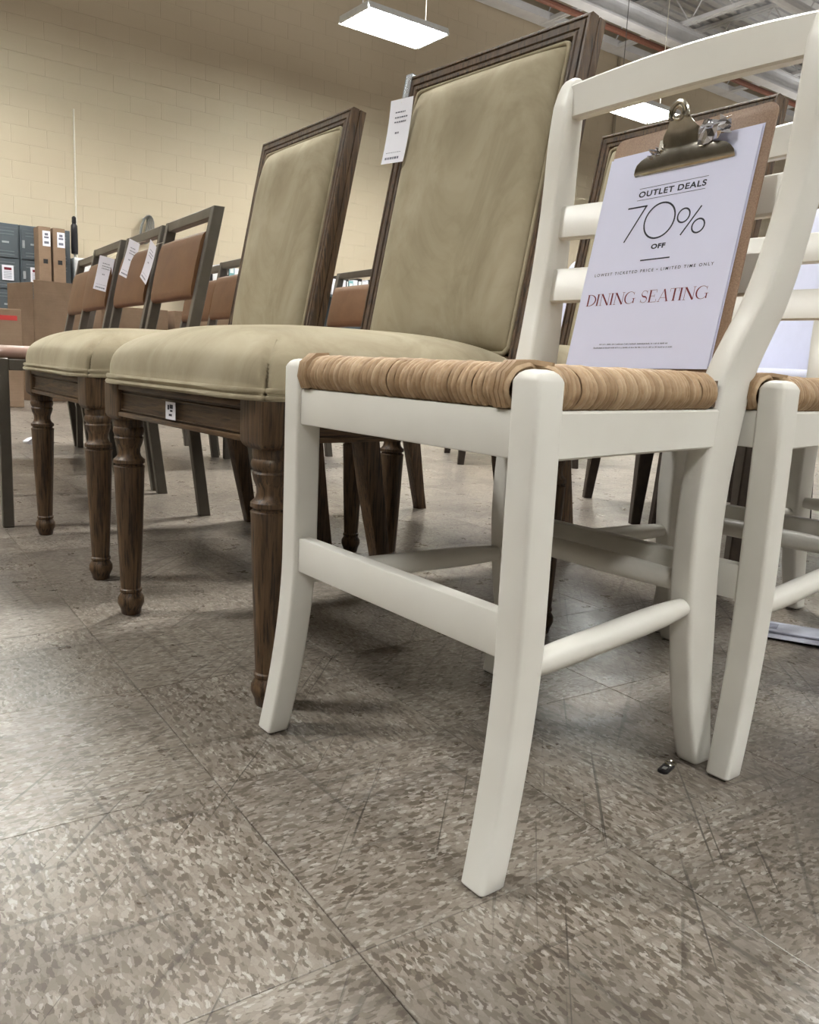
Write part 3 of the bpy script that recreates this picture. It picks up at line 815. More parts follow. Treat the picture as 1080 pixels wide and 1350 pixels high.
def make_suede_chair():
    t = thing('upholstered_chair', 'x', 'chair', (0, 0, 0), 0, 'olive suede chairs with turned legs')
    leg_prof = [(0, .0150), (.002, .0165), (.010, .0180), (.021, .0228), (.030, .0226), (.037, .0185), (.040, .0170), (.042, .0192), (.046, .0192), (.048, .0172),
                (.055, .0176), (.16, .0222), (.262, .0258), (.2660, .0264), (.2685, .0228), (.2705, .0228), (.2725, .0264), (.278, .0262), (.281, .0228), (.284, .0202), (.290, .0186), (.298, .0192), (.307, .0228),
                (.316, .0246), (.319, .0225), (.322, .0245), (.327, .0262), (.332, .0255), (.335, .0238), (.340, .0248), (.349, .0248)]
    lm = MB().lathe(leg_prof, n=28).mesh('front_leg', 'wood_z', 40)
    for s_ in (-1, 1):
        o = bpy.data.objects.new('front_leg', lm); C.objects.link(o); o.parent = t; o.location = (s_ * .2425, 0, 0)
        mb = MB(); rings = []
        for z, ins, r_ in ((.3455, .012, .010), (.348, .005, .010), (.352, .0015, .007), (.357, 0, .004), (.409, 0, .004)):
            rings.append([(s_ * .2425 + p, .0 + q, z) for p, q in rrect(.0305 - ins, .0305 - ins, max(r_, .003), 3)])
        mb.loft(rings).build('corner_block', 'wood_z', t, 40)
    # front apron: board, sunk panel line, beads
    ap = MB().box(-.214, .214, -.0215, .004, .360, .409, .0015).build('front_apron', 'wood_x', t)
    for z0, z1, y in ((.3550, .3625, -.0290), (.3650, .3672, -.0250), (.3925, .3947, -.0250), (.3990, .4080, -.0285)):
        MB().box(-.2125, .2125, y, -.015, z0, z1, .0012, 2).build('apron_bead', 'wood_x', ap)
    for s_ in (-1, 1):
        sp = MB().box(s_ * .2425 - .012, s_ * .2425 + .0215 if s_ > 0 else s_ * .2425 + .012, .026, .475, .360, .409, .0015) if s_ > 0 else MB().box(-.2640, -.2305, .026, .475, .360, .409, .0015)
        sp = sp.build('side_apron', 'wood_y', t)
        for z0, z1 in ((.3555, .3625), (.4000, .4080)):
            x0, x1 = (.2425, .2690) if s_ > 0 else (-.2690, -.2425)
            MB().box(x0, x1, .028, .474, z0, z1, .0012, 2).build('apron_bead', 'wood_y', sp)
    MB().box(-.225, .225, .455, .478, .360, .409, .0015).build('rear_apron', 'wood_x', t)
    # seat cushion
    nu, nv = 64, 60; mb = MB(); hw, y0, y1 = .2820, -.0420, .4740; yc, hy = (y0 + y1) / 2, (y1 - y0) / 2
    def cush(a, b):
        """a, b in -1..1 (squircle grid) -> point on the domed top"""
        x, y = a * hw, yc + b * hy
        ex, ey = 1 - abs(a) ** 3.4, 1 - abs(b) ** 3.6
        z = .4210 + .092 * (max(ex, 0) ** .33) * (max(ey, 0) ** .33)
        # round the plan corners
        k_ = max(0, abs(a) + abs(b) - 1.62) / .38
        x -= math.copysign(.020 * k_ * k_, a); y -= math.copysign(.020 * k_ * k_, b)
        # tucked pleat running in from each front corner
        if b < 0:
            m_ = min(abs(a), abs(b)); w_ = max(0.0, min(1.0, (m_ - .70) / .12))
            pl = .010 * w_ * math.exp(-((abs(a) - abs(b)) / .014) ** 2)
            x -= math.copysign(pl * .7, a); y += pl * .7; z -= pl * .5
        return Vector((x, y, z))
    def g(i, n):
        u_ = -1 + 2 * i / n; return math.copysign(1 - (1 - abs(u_)) ** 2.1, u_)
    for i in range(nu + 1):
        for j in range(nv + 1): mb.v.append(tuple(cush(g(i, nu), g(j, nv))))
    for i in range(nu):
        for j in range(nv):
            a = i * (nv + 1) + j; mb.f.append((a, a + nv + 1, a + nv + 2, a + 1))
    rim = [(i, 0) for i in range(nu)] + [(nu, j) for j in range(nv)] + [(i, nv) for i in range(nu, 0, -1)] + [(0, j) for j in range(nv, 0, -1)]
    top = [i * (nv + 1) + j for i, j in rim]; b = len(mb.v)
    for lev, (ins, z) in enumerate(((-.0045, .4185), (-.003, .4140), (.006, .4090))):
        for q in top:
            x, y, _ = mb.v[q]; d = Vector((x, y - yc, 0)); d = d / max(d.length, 1e-6); mb.v.append((x - d.x * ins, y - d.y * ins, z))
    n = len(top); prev = top
    for lev in range(3):
        cur = [b + lev * n + k_ for k_ in range(n)]
        for k_ in range(n):
            k2 = (k_ + 1) % n; mb.f.append((prev[k2], prev[k_], cur[k_], cur[k2]))
        prev = cur
    mb.f.append(tuple(reversed(prev)))
    seat = mb.build('seat_cushion', 'suede', t, 80)
    edge = [Vector(mb.v[q]) for q in top]
    for z, out in ((.4215, .0030), (.4125, .0045)):
        path = []
        for p in edge[::2]:
            d = Vector((p.x, p.y - yc, 0)).normalized(); path.append(Vector((p.x + d.x * out, p.y + d.y * out, z)))
        path.append(path[0]); MB().tube(path, .0038, 6).build('welt', 'suede', seat, 60)
    for sx in (-1, 1):
        path = [cush(sx * (1 - .003 - .24 * k_ ** 2.0), -1 + .003 + .24 * k_ ** 2.0) + Vector((0, 0, .0005)) for k_ in [i / 10 for i in range(11)]]
        MB().tube(path, .0016, 5).build('corner_pleat', 'suede', seat, 60)
    # back
    an = radians(11.3); ob = Vector((0, .4555, .430))
    ht = Vector((0, sin(an), cos(an))); bk = Vector((0, cos(an), -sin(an)))
    P = lambda x, d, h_: ob + Vector((x, 0, 0)) + ht * h_ + bk * d
    HB = .610; HW = .231
    prof = [(0, .0370), (0, .0215), (.0025, .0200), (0, .0185), (0, .0030), (.0025, .0004), (.0060, 0), (.0075, .0028), (.0095, .0028), (.0110, 0), (.0205, .0008), (.0220, .0036), (.0240, .0036), (.0260, .0012), (.0310, .0015), (.0350, .0080), (.0350, .0370)]
    fr = rect_sweep(MB(), HW, .02, HB, prof, P).build('back_frame', 'wood_back', t, 28)
    n, m = 26, 40; mb = MB()
    x0, h0, h1 = HW - .0400, .0600, HB - .0400
    for i in range(n + 1):
        for j in range(m + 1):
            a, b_ = -1 + 2 * i / n, -1 + 2 * j / m
            a, b_ = math.copysign(1 - (1 - abs(a)) ** 1.5, a), math.copysign(1 - (1 - abs(b_)) ** 1.5, b_)
            e = (max(0, 1 - abs(a) ** 4) ** .45) * (max(0, 1 - abs(b_) ** 6) ** .45)
            mb.v.append(tuple(P(a * x0, .010 - .042 * e, (h0 + h1) / 2 + b_ * (h1 - h0) / 2)))
    for i in range(n):
        for j in range(m):
            a = i * (m + 1) + j; mb.f.append((a, a + m + 1, a + m + 2, a + 1))
    pan = mb.build('back_panel', 'suede', t, 80)
    w2, a0, a1 = HW - .0375, .0580, HB - .0375
    path = [(-w2 + .01, a0), (w2 - .01, a0), (w2, a0 + .01), (w2, a1 - .012), (w2 - .003, a1 - .003), (w2 - .012, a1), (-w2 + .012, a1), (-w2 + .003, a1 - .003), (-w2, a1 - .012), (-w2, a0 + .01), (-w2 + .01, a0)]
    dense = []
    for (xa, ha), (xb, hb) in zip(path, path[1:]):
        for k_ in range(6): dense.append(P(xa + (xb - xa) * k_ / 6, .0045, ha + (hb - ha) * k_ / 6))
    dense.append(dense[0]); MB().tube(dense, .0042, 7).build('piping', 'suede', pan, 60)
    mb = MB(); mb.loft([[P(-w2, d, a0), P(w2, d, a0), P(w2, d, a1), P(-w2, d, a1)] for d in (.026, .034)]); mb.build('back_cover', 'suede', t, 0)
    for s_ in (-1, 1):
        rings = []
        for z, y, hx, hy_ in ((0, .545, .0155, .0165), (.06, .533, .0165, .018), (.2, .507, .020, .022), (.36, .482, .0225, .0235), (.44, .478, .0225, .0215)):
            rings.append([(s_ * (.2225 - .012 * (1 - z / .44)) + p, y + q, z) for p, q in rrect(hx, hy_, .004, 2)])
        MB().loft(rings).build('back_leg', 'wood_z', t, 40)
    return t
wood('wood_back', 2, 1.0)
YU = radians(-50.2)
OU1 = Vector((-.336, 1.258, 0)); UU = Vector((cos(YU), sin(YU), 0)); VU = Vector((-sin(YU), cos(YU), 0))
sc0 = make_suede_chair(); sc0.location = OU1; sc0.rotation_euler = (0, 0, YU)
sc0['label'] = 'olive suede chair with turned legs beside the foremost cream chair, tag on its back'
YU2 = radians(-54.0); OU2 = Vector((-.770, 1.862, 0))
dup(sc0, OU2, YU2, 'olive suede chair standing between the brown leather chairs and the tagged suede chair')
dup(sc0, OU1 + VU * .578 + UU * -.014, YU - radians(3.4), 'olive suede chair whose dark frame shows behind the clipboard')
VU2 = Vector((-sin(YU2), cos(YU2), 0))
dup(sc0, OU2 + VU2 * .60, YU2, 'olive suede chair hidden behind the tagged one, only its legs showing')

# ------------------------------------------------------------------ leather chair with square tube frame
def make_leather_chair():
    t = thing('leather_chair', 'x', 'chair', (0, 0, 0), 0, 'brown leather chairs with bronze tube frames')
    a = .211; q = .0135
    for s_ in (-1, 1):
        MB().box(s_ * a - q, s_ * a + q, -q, q, 0, .432, .002).build('front_leg', 'bronze_metal', t)
        rings = []
        for z, y in ((0, .522), (.20, .496), (.40, .470), (.44, .468), (.60, .502), (.868, .560)):
            rings.append([(s_ * a + p, y + r_, z) for p, r_ in rrect(q, .0155, .002, 1)])
        MB().loft(rings).build('back_leg', 'bronze_metal', t, 30)
        MB().box(s_ * a - q + .002, s_ * a + q - .002, q, .462, .402, .430, .002).build('side_rail', 'bronze_metal', t)
    for y in (0, .455):
        MB().box(-a + q, a - q, y - .012, y + .012, .402, .430, .002).build('cross_rail', 'bronze_metal', t)
    MB().box(-a + q, a - q, .5435, .5705, .840, .868, .002).build('top_bar', 'bronze_metal', t)
    # seat pad
    mb = MB(); rings = []
    for z, ins in ((.4305, .006), (.436, .001), (.445, 0), (.453, .004), (.459, .014), (.4625, .035), (.4640, .07)):
        rings.append([(p, .218 + r_, z) for p, r_ in rrect(.219 - ins, .232 - ins, .022, 4)])
    mb.loft(rings).build('seat_pad', 'leather_seat', t, 60)
    # back pad: bulged slab between the posts
    mb = MB(); n = 14; rings = []
    for i in range(n + 1):
        x = -(a - q) + 2 * (a - q) * i / n; k_ = (1 - abs(-1 + 2 * i / n) ** 3)
        ring = []
        for j in range(16):
            an = 2 * pi * j / 16
            zz = .709 + .094 * math.copysign(abs(sin(an)) ** .42, sin(an)); yy = .523 + (zz - .709) * .21 + (.023 + .002 * k_) * math.copysign(abs(cos(an)) ** .55, cos(an)) - .003 * k_
            ring.append((x, yy, zz))
        rings.append(ring)
    mb.loft(rings).build('back_pad', 'leather', t, 60)
    return t
k = NT('leather_seat'); p = k.obj(); k.color(k.ramp(k.noise(p, 8, 3)[0], [(0.3, (0.24, 0.145, 0.11)), (0.7, (0.30, 0.19, 0.145))])); k.set(rough=0.36, spec=0.5)
YB = radians(-57.0); UB = Vector((cos(YB), sin(YB), 0)); VB = Vector((-sin(YB), cos(YB), 0))
OB = Vector((-1.035, 2.118, 0)) - UB * .218
def bpos(i, row): return OB - UB * (.487 * i) + VB * row
lc = make_leather_chair(); lc.location = bpos(0, 0); lc.rotation_euler = (0, 0, YB)
lc['label'] = 'nearest brown leather chair, tallest bare back right of the price tags'
dup(lc, bpos(1, .0), YB, 'brown leather chair with two slanting price tags, second of the front row')
dup(lc, bpos(2, -.01), YB, 'brown leather chair third in the front row, one upright tag')
dup(lc, bpos(3.05, .03), YB, 'brown leather chair farthest in the front row, beside the tall cartons')
dup(lc, OB + UB * (-1.17 + .211 + .02) + VB * .52, YB, 'brown leather chair in the second row, seen left of the suede back', 'brown leather chairs with bronze tube frames')
dup(lc, OB + UB * (-1.66 + .211 + .02) + VB * .55, YB, 'brown leather chair in the second row, its back end hidden by the nearest one')
dup(lc, OB + UB * (-1.06 + .211 - .02) + VB * 1.07, YB, 'brown leather chair seen in the gap between the two suede backs')

# ------------------------------------------------------------------ price tags
def price_tag(c, w, h_, yaw, tilt, lean, label, string_to=None, seed=1, strip=False):
    th = thing('price_tag', label, 'tag', (0, 0, 0), 0, 'white swing tags on the chairs')
    R_ = Matrix.Translation(Vector(c)) @ Matrix.Rotation(yaw, 4, 'Z') @ Matrix.Rotation(lean, 4, 'X') @ Matrix.Rotation(tilt, 4, 'Y')
    th.matrix_world = R_
    mb = MB(); rings = []
    for i in range(9):
        z = -h_ / 2 + h_ * i / 8; y = .003 * (1 - (2 * i / 8 - 1) ** 2)
        rings.append([(-w / 2, y, z), (w / 2, y, z), (w / 2, y + .0005, z), (-w / 2, y + .0005, z)])
    mb.loft(rings).build('card', 'tag_paper', th, 0)
    mb = MB(); rnd = random.Random(seed)
    def bar(x0, x1, z0, z1):
        zc = (z0 + z1) / 2; y = .003 * (1 - (2 * zc / h_) ** 2) - .0006
        mb.quad((x0 * w, y, z0), (x1 * w, y, z0), (x1 * w, y, z1), (x0 * w, y, z1))
    for zf, xa, xb, hh in ((.30, -.22, .25, .020), (.22, -.22, .34, .022), (.15, -.22, .30, .022), (-.02, -.12, .06, .030), (-.33, -.36, .30, .008), (-.42, -.36, .26, .036)):
        x = xa
        while x < xb:
            ww = rnd.uniform(.04, .10); bar(x, min(x + ww, xb), h_ * (zf - hh / 2), h_ * (zf + hh / 2)); x += ww + .025
    mb.build('printing', 'ink_grey', th, 0)
    if string_to is not None:
        p1 = R_.inverted() @ Vector(string_to)
        MB().tube([(0, 0, h_ * .44), Vector((0, 0, h_ * .47)).lerp(p1, .5) + Vector((.004, -.002, 0)), p1], .0008, 5).build('string', 'cord_white', th)
    return th
def bw(i, row, x, y, z): return bpos(i, row) + UB * x + VB * y + Vector((0, 0, z))
def onbar(u_, v_, z): return Vector((-1.025, 2.112, 0)) + UB * u_ + VB * v_ + Vector((0, 0, z))
price_tag(onbar(-1.07, .455, .742) + Vector((.045, -.035, 0)), .056, .125, radians(4), radians(13), 0, 'white price tag hanging straight on the third leather chair', onbar(-1.0, .53, .83), 2)
price_tag(onbar(-.775, .475, .777) + Vector((.035, -.01, 0)), .048, .130, radians(-22), radians(22), 0, 'white price tag hanging from the top bar of the second leather chair', onbar(-.70, .543, .838), 3)
price_tag(onbar(-.497, .455, .745) + Vector((.042, -.01, 0)), .048, .135, radians(-46), radians(34), 0, 'white price tag hanging most askew, nearest to the tallest leather back', onbar(-.44, .53, .81), 4)
def onU(x, d, h_): 
    an = radians(11.3); ob = Vector((0, .4555, .430)); p = ob + Vector((x, 0, 0)) + Vector((0, sin(an), cos(an))) * h_ + Vector((0, cos(an), -sin(an))) * d
    return OU1 + UU * p.x + VU * p.y + Vector((0, 0, p.z))
price_tag(onU(-.186, -.034, .480), .064, .122, YU + radians(4), radians(2), radians(-8), 'large white price tag on the left post of the suede chair back', onU(-.236, -.003, .56), 6)
# small sticker on the front apron of the tagged suede chair
def sticker(loc, yaw, w, h_, label):
    th = thing('sticker', label, 'sticker', loc, yaw)
    MB().box(-w / 2, w / 2, -.0006, 0, -h_ / 2, h_ / 2).build('label_paper', 'tag_paper', th, 0)
    mb = MB()
    for x0, x1, z0, z1 in ((-.28, -.10, .05, .33), (-.06, .28, .12, .36), (-.02, .24, -.05, .06), (-.15, .18, -.30, -.18)):
        mb.quad((x0 * w, -.0009, z0 * h_), (x1 * w, -.0009, z0 * h_), (x1 * w, -.0009, z1 * h_), (x0 * w, -.0009, z1 * h_))
    mb.build('printing', 'ink', th, 0)
sticker(OU1 + UU * -.003 + VU * -.0285 + Vector((0, 0, .3785)), YU, .034, .026, 'small white sticker on the front apron of the tagged suede chair')
# clear protector on the corner of that chair back, stray film by a leg
def corner_guard():
    mb = MB(); an = radians(11.3)
    for x0, x1, d0, d1, h0, h1 in ((-.2335, -.2150, -.003, -.0015, .565, .613), (-.2345, -.2330, -.003, .039, .565, .613), (-.2335, -.2150, -.003, .039, .6115, .613)):
        p = [onU(x, d, h_) for h_ in (h0, h1) for x, d in ((x0, d0), (x1, d0), (x1, d1), (x0, d1))]
        mb.loft([p[:4], p[4:]])
    o = mb.build('corner_guard', 'clear_plastic', None, 0)
    tag(o, 'clear plastic corner guard on the top left of the tagged suede chair', 'corner guard')
corner_guard()
def film():
    rnd = random.Random(4); mb = MB()
    c = OU2 + Vector((cos(YU2), sin(YU2), 0)) * -.290 + Vector((0, 0, .232)); n = 4
    for i in range(n + 1):
        for j in range(3): mb.v.append((c.x + (i / n - .5) * .05 + rnd.uniform(-.004, .004), c.y - .02 + rnd.uniform(-.008, .008), c.z + (j / 2 - .5) * .03 * (.3 + i / n) + rnd.uniform(-.003, .003)))
    for i in range(n):
        for j in range(2):
            a = i * 3 + j; mb.f += [(a, a + 3, a + 4), (a, a + 4, a + 1)]
    o = mb.build('film_scrap', 'tag_paper', None, 0); md = o.modifiers.new('thick', 'SOLIDIFY'); md.thickness = .0008
    tag(o, 'torn white film scrap stuck to a turned leg of the farther suede chair', 'film scrap')
film()

# ------------------------------------------------------------------ white upholstered chairs beyond
def make_white_chair():
    t = thing('parsons_chair', 'x', 'chair', (0, 0, 0), 0, 'white upholstered chairs at the back')
    rings = []
    for z, ins in ((.33, .004), (.335, 0), (.455, 0), (.475, .006), (.488, .022), (.492, .06)):
        rings.append([(p, .235 + q, z) for p, q in rrect(.265 - ins, .265 - ins, .03, 4)])
    MB().loft(rings).build('seat_block', 'white_fabric', t, 50)
    rings = []
    for z, y, th_, ins in ((.34, .50, .040, .004), (.345, .50, .042, 0), (.60, .53, .042, 0), (.90, .575, .040, 0), (.985, .587, .034, .008), (1.010, .590, .026, .022), (1.022, .591, .014, .045)):
        rings.append([(p, y + q, z) for p, q in rrect(.265 - ins, th_, .025, 4)])
    MB().loft(rings).build('backrest', 'white_fabric', t, 50)
    for sx in (-1, 1):
        for y, sy in ((0.0, -1), (.50, 1)):
            rings = [[(sx * (.235 + k_ * .022) + p, y + sy * k_ * .03 + q, z) for p, q in rrect(h_, h_, .003, 1)] for z, k_, h_ in ((0, 1, .015), (.2, .45, .021), (.335, 0, .027))]
            MB().loft(rings).build('leg', 'dark_wood', t, 40)
    return t
wc = make_white_chair(); yw = radians(-84.9); wc.location = (.715, 2.85, 0); wc.rotation_euler = (0, 0, yw)
wc['label'] = 'white upholstered chair with dark splayed legs seen through the right ladder backs'
dup(wc, (.80, 2.26, 0), yw, 'white upholstered chair cut by the right edge behind the cream chairs')
dup(wc, (.24, 4.25, 0), yw, 'far white upholstered chair with a magenta tag, seen left of the clipboard')
o = MB().box(-.03, .03, -.001, 0, -.018, .018).build('magenta_tag', 'magenta', None, 0); o.location = (.735, 4.0, .93); o.rotation_euler = (0, 0, radians(-40))
tag(o, 'small magenta tag on the far white chair left of the clipboard', 'tag')

# ------------------------------------------------------------------ lockers and cartons along the wall
LF = .50                                      # locker front, distance from the wall
def wall_thing(name, label, cat, s, t, group=None, z=0.0, turn=0.0):
    """local x along the wall (to the right), local y towards the wall"""
    return thing(name, label, cat, room(s, t, z), TH + turn, group)
def locker(s0, wd, label, papers, ):
    th = wall_thing('locker', label, 'locker', s0 + wd / 2, LF, 'grey box lockers along the block wall')
    h_ = 1.85; a = wd / 2 - .002
    MB().box(-a, a, .016, .46, 0.02, h_, .004).build('body', 'locker_paint', th)
    rows = 5; dh = (h_ - .10) / rows
    for r_ in range(rows):
        z0, z1 = .06 + r_ * dh + .008, .06 + (r_ + 1) * dh - .008
        d = MB().box(-a + .016, a - .016, 0, .015, z0, z1, .003).build('door', 'locker_paint', th)
        for k_ in range(2):
            MB().box(-a * .62, a * .62, -.004, .001, z1 - .045 - .035 * k_, z1 - .035 - .035 * k_, .001).build('louvre', 'louvre_highlight', d)
            MB().box(-a * .62, a * .62, -.004, .001, z0 + .030 + .035 * k_, z0 + .040 + .035 * k_, .001).build('louvre', 'louvre_highlight', d)
        MB().box(-a + .022, -a + .050, -.010, .001, (z0 + z1) / 2 - .045, (z0 + z1) / 2 + .045, .003).build('handle', 'pale_metal', d)
        MB().box(-a * .25, a * .25, -.003, .001, (z0 + z1) / 2 - .006, (z0 + z1) / 2 + .014, .001).build('number_plate', 'pale_metal', d)
        if r_ in papers:
            ob = bpy.data.objects.new('e', None)
            n_ = thing('notice', '%s notice taped to the %s locker door' % ('white and red', papers[r_]), 'notice', room(s0 + wd / 2 + .012, LF + .013, (z0 + z1) / 2 + .01), TH, 'notices on the lockers')
            MB().box(-.062, .062, -.001, 0, -.085, .085).build('sheet', 'tag_paper', n_, 0)
            mb = MB(); mb.quad((-.04, -.0015, .03), (.04, -.0015, .03), (.04, -.0015, .06), (-.04, -.0015, .06)); mb.build('heading', 'ink_red', n_, 0)
            mb = MB()
            for q in range(5): mb.quad((-.045, -.0015, .010 - q * .018), (.04, -.0015, .010 - q * .018), (.04, -.0015, .016 - q * .018), (-.045, -.0015, .016 - q * .018))
            mb.build('text_lines', 'ink_grey', n_, 0)
            bpy.data.objects.remove(ob)
locker(-.150, .305, 'grey box locker column at the left edge of the picture', {3: 'left'})
locker(.158, .305, 'grey box locker column beside the tall upright cartons', {3: 'right'})
locker(.466, .26, 'grey locker column mostly hidden behind the tall cartons', {})

def carton(name, label, loc, rz, x, y, z, group=None, flaps=False, tape=None, print_=True):
    th = thing(name, label, 'box', loc, rz, group)
    a, b = x / 2, y / 2; w = .006
    if not flaps:
        MB().box(-a, a, -b, b, 0, z, .004).build('carton_body', 'cardboard', th)
    else:
        for x0, x1, y0, y1 in ((-a, a, -b, -b + w), (-a, a, b - w, b), (-a, -a + w, -b, b), (a - w, a, -b, b)):
            MB().box(x0, x1, y0, y1, 0, z, .001).build('side_wall', 'cardboard', th)
        MB().box(-a, a, -b, b, 0, .006).build('bottom', 'cardboard', th, 0)
    if tape: 
        MB().box(a - .16, a - .03, -b - .0012, -b + .001, z - tape - .035, z - tape, .0004).build('red_tape', 'red_tape', th)
    if print_:
        mb = MB()
        for q in range(3): mb.box(-a + .10 * x + q * .05, -a + .10 * x + q * .05 + .03, -b - .0008, -b, z * .40, z * .40 + .045)
        mb.box(-a + .10 * x, -a + .10 * x + .16, -b - .0008, -b, z * .40 - .02, z * .40 - .012)
        mb.build('shipping_marks', 'carton_print', th, 0)
    MB().box(-.028, .028, -b - .0006, b + .0006, z - .0002, z + .0006).build('seam_tape', 'cardboard', th, 0) if not flaps else None
    return th
def sheet_on(parent, x, zc, w, h_, b, mat='tag_paper', mat2='ink'):
    o = MB().box(x - w / 2, x + w / 2, -b - .0016, -b - .0006, zc - h_ / 2, zc + h_ / 2).build('shipping_label', mat, parent, 0)
    mb = MB()
    for z0, z1, ww in ((.20, .36, .22), (.02, .14, .30), (-.34, -.18, .30)):
        mb.quad((x - w * ww, -b - .0020, zc + h_ * z0), (x + w * ww, -b - .0020, zc + h_ * z0), (x + w * ww, -b - .0020, zc + h_ * z1), (x - w * ww, -b - .0020, zc + h_ * z1))
    mb.build('label_print', mat2 if mat2 != 'ink' else 'ink_grey', o, 0)
def tall_carton(s, wd, label):
    th = carton('tall_carton', label, room(s, .635, 0), TH, wd, .22, 1.83, 'tall upright cartons before the lockers', print_=False)
    sheet_on(th, .02, 1.70, .085, .17, .11)
    MB().box(-.02, .03, -.1112, -.11, 1.42, 1.47).build('hand_hole', 'rubber', th, 0)
    return th
tall_carton(.372, .135, 'tall narrow carton with a crooked white label, next to the lockers')
tall_carton(.532, .135, 'tall narrow carton with a straight white label, right one of the pair')
# open carton and lower boxes on the floor before the lockers
oc = carton('open_carton', 'large open brown carton with raised flaps left of the leather chairs', room(-.26, 3.35, 0), TH + radians(14), .46, .46, .86, flaps=True)
MB().box(-.225, .225, -.234, -.230, .86, 1.02, .001).build('flap', 'cardboard', oc)
MB().box(-.230, -.226, -.225, .225, .86, 1.00, .001).build('flap', 'cardboard', oc)
carton('small_carton', 'small brown box with red tape at the left edge', room(-.905, 4.25, 0), TH, .42, .34, .735, tape=.05, print_=False)
carton('stacked_carton', 'brown carton with shipping marks behind the third leather chair', room(.50, 3.2, 0), TH, .62, .5, .86)
carton('stacked_carton', 'brown carton with printed symbols behind the second leather chair', room(1.16, 3.25, 0), TH, .60, .5, .86)
carton('stacked_carton', 'brown carton standing behind the nearest leather chair', room(1.80, 3.2, 0), TH, .60, .5, .84)
carton('stacked_carton', 'brown carton low between the two suede chair backs', room(3.0, 3.0, 0), TH, .7, .5, .80)

# umbrella bag and white boxes by the wall
def umbrella():
    th = wall_thing('folded_umbrella', 'black folded umbrella standing upright beside the lockers', 'umbrella', .83, .28)
    MB().lathe([(1.605, .020), (1.612, .040), (1.68, .043), (1.90, .040), (1.945, .038), (1.965, .026)], n=14).build('canopy', 'black_plastic', th)
    MB().lathe([(1.962, .022), (1.985, .027), (2.040, .026), (2.055, .012)], n=12).build('handle', 'black_plastic', th)
    MB().lathe([(1.558, .010), (1.608, .010)], n=8).build('tip', 'pale_metal', th)
umbrella()
def cabinet():
    th = wall_thing('white_cabinet', 'white cabinet against the block wall under the folded umbrella', 'cabinet', 1.02, .30)
    MB().box(-.24, .24, -.14, .28, 0, 1.555, .006).build('body', 'lamp_white', th)
    for s_ in (-1, 1):
        d = MB().box(s_ * .12 - .115, s_ * .12 + .115, -.156, -.141, .08, 1.53, .004).build('door', 'lamp_white', th)
        MB().box(s_ * .03 - .006, s_ * .03 + .006, -.170, -.156, .75, .90, .002).build('handle', 'black_plastic', d)
cabinet()
def bundle():
    th = wall_thing('cable_bundle', 'looped grey cable bundle hanging on the block wall', 'cable', 1.78, .06, None, 1.88)
    MB().tube([(0, .055, .30), (0, -.01, .30)], .010, 8).build('hook', 'pale_metal', th)
    for k_ in range(5):
        w = .03 + .014 * k_; pts = []
        for i in range(21):
            a = 2 * pi * i / 20; pts.append((w * cos(a) + .006 * k_ - .03 + .06 * (sin(a) + 1) / 2, -.012 * k_ + .02, .16 + (.15 + .008 * k_) * sin(a)))
        MB().tube(pts, .009, 6).build('cable_loop', 'grey_cable', th)
bundle()
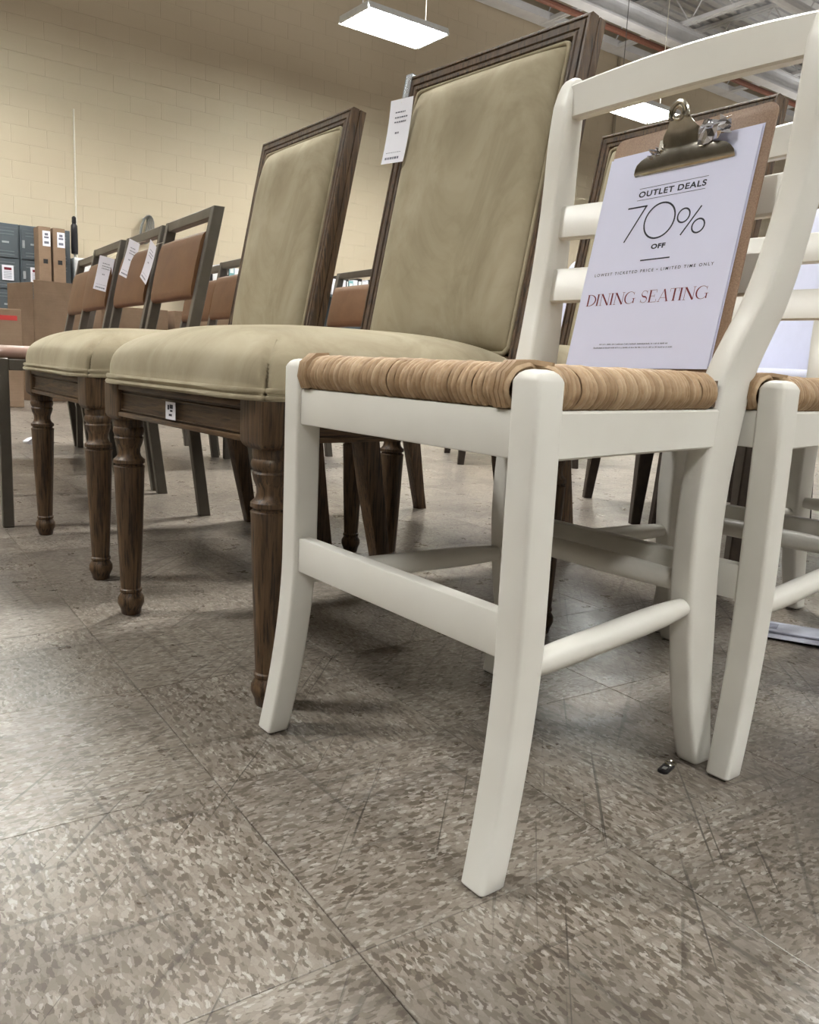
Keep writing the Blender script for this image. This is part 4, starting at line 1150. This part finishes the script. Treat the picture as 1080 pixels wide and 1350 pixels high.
# bookcase with binders at the foot of the wall
def bookcase():
    th = wall_thing('bookcase', 'low grey bookcase along the wall beyond the leather chairs', 'bookcase', 3.95, .45)
    L, h_ = 1.55, 1.42
    MB().box(-L, L, .0, .34, h_ - .03, h_, .003).build('top', 'locker_paint', th)
    MB().box(-L, L, .325, .34, 0, h_ - .03, .001).build('back_board', 'locker_paint', th)
    for x in (-L + .012, 0, L - .012): MB().box(x - .012, x + .012, 0, .325, 0, h_ - .03, .001).build('upright', 'locker_paint', th)
    for z in (.05, .5, .95): MB().box(-L + .024, L - .024, .005, .325, z, z + .022, .001).build('shelf', 'locker_paint', th)
    rnd = random.Random(9); cols = ['tag_paper', 'black_plastic', 'lamp_white', 'tag_paper', 'black_plastic', 'teal']
    names = {'tag_paper': 'white', 'black_plastic': 'black', 'lamp_white': 'pale grey', 'teal': 'teal'}
    nth = ['first', 'second', 'third', 'fourth', 'fifth', 'sixth', 'seventh', 'eighth', 'ninth', 'tenth', 'eleventh', 'twelfth']
    for x, stop, side in ((-1.50, -.98, 'left of the nearer suede back'), (.50, 1.20, 'between the two suede backs')):
        k_ = 0
        while x < stop:
            w = rnd.choice((.045, .06, .075)); m = cols[k_ % 6]; hh = rnd.uniform(.22, .28)
            b = wall_thing('binder', '%s binder, %s in the row glimpsed %s' % (names[m], nth[k_], side), 'binder', 3.95 + x + w / 2, .42, 'binders on the bookcase', h_)
            MB().box(-w / 2, w / 2, 0, .25, 0, hh, .003).build('cover', m, b)
            MB().box(-w / 2 + .012, w / 2 - .012, -.0012, .0005, hh * .55, hh * .85).build('spine_label', 'lamp_white', b, 0)
            x += w + .004; k_ += 1
plain('teal', (0.20, 0.42, 0.45), 0.5)
bookcase()

# ------------------------------------------------------------------ small litter on the floor
def zip_pull():
    th = thing('zipper_pull', 'tiny black zipper pull lying on the tile floor', 'zipper pull', (.320, .932, 0), radians(52))
    th.scale = (1.5, 1.5, 1.5)
    mb = MB(); rings = []
    for z, ins in ((0, .0004), (.0005, 0), (.0022, 0), (.0027, .0006)):
        rings.append([(p, q, z) for p, q in rrect(.0095 - ins, .0042 - ins, .0028, 3)])
    mb.loft(rings).build('tab', 'black_plastic', th)
    MB().tube([(.0085 + .0042 * cos(2 * pi * i / 14), .0036 * sin(2 * pi * i / 14), .0027) for i in range(15)], .0011, 6).build('ring', 'nickel', th)
    MB().box(-.006, -.001, -.0018, .0018, .0026, .0031, .0004).build('inset', 'grey_cable', th)
zip_pull()
def leaflet():
    th = thing('leaflet', 'glossy printed leaflet lying on the floor under the third cream chair', 'leaflet', (.735, 1.487, 0), radians(-30))
    mb = MB(); n = 10; rings = []
    for i in range(n + 1):
        x = -.095 + .19 * i / n; z = .0012 + .004 * (i / n) ** 2
        rings.append([(x, -.062, z + .003), (x, .062, z), (x, .062, z + .0006), (x, -.062, z + .0036)])
    mb.loft(rings).build('sheet', 'leaflet_paper', th, 0)
    mb = MB(); mb.quad((-.08, .005, .0036), (-.045, .005, .0042), (-.045, .045, .003), (-.08, .045, .0026)); mb.build('printing', 'ink_grey', th, 0); mb = MB(); mb.quad((-.07, -.030, .0052), (.03, -.030, .0075), (.03, -.018, .0072), (-.07, -.018, .0050))
    mb.build('printing', 'ink_grey', th, 0)
plain('leaflet_paper', (0.44, 0.46, 0.54), 0.25)
leaflet()
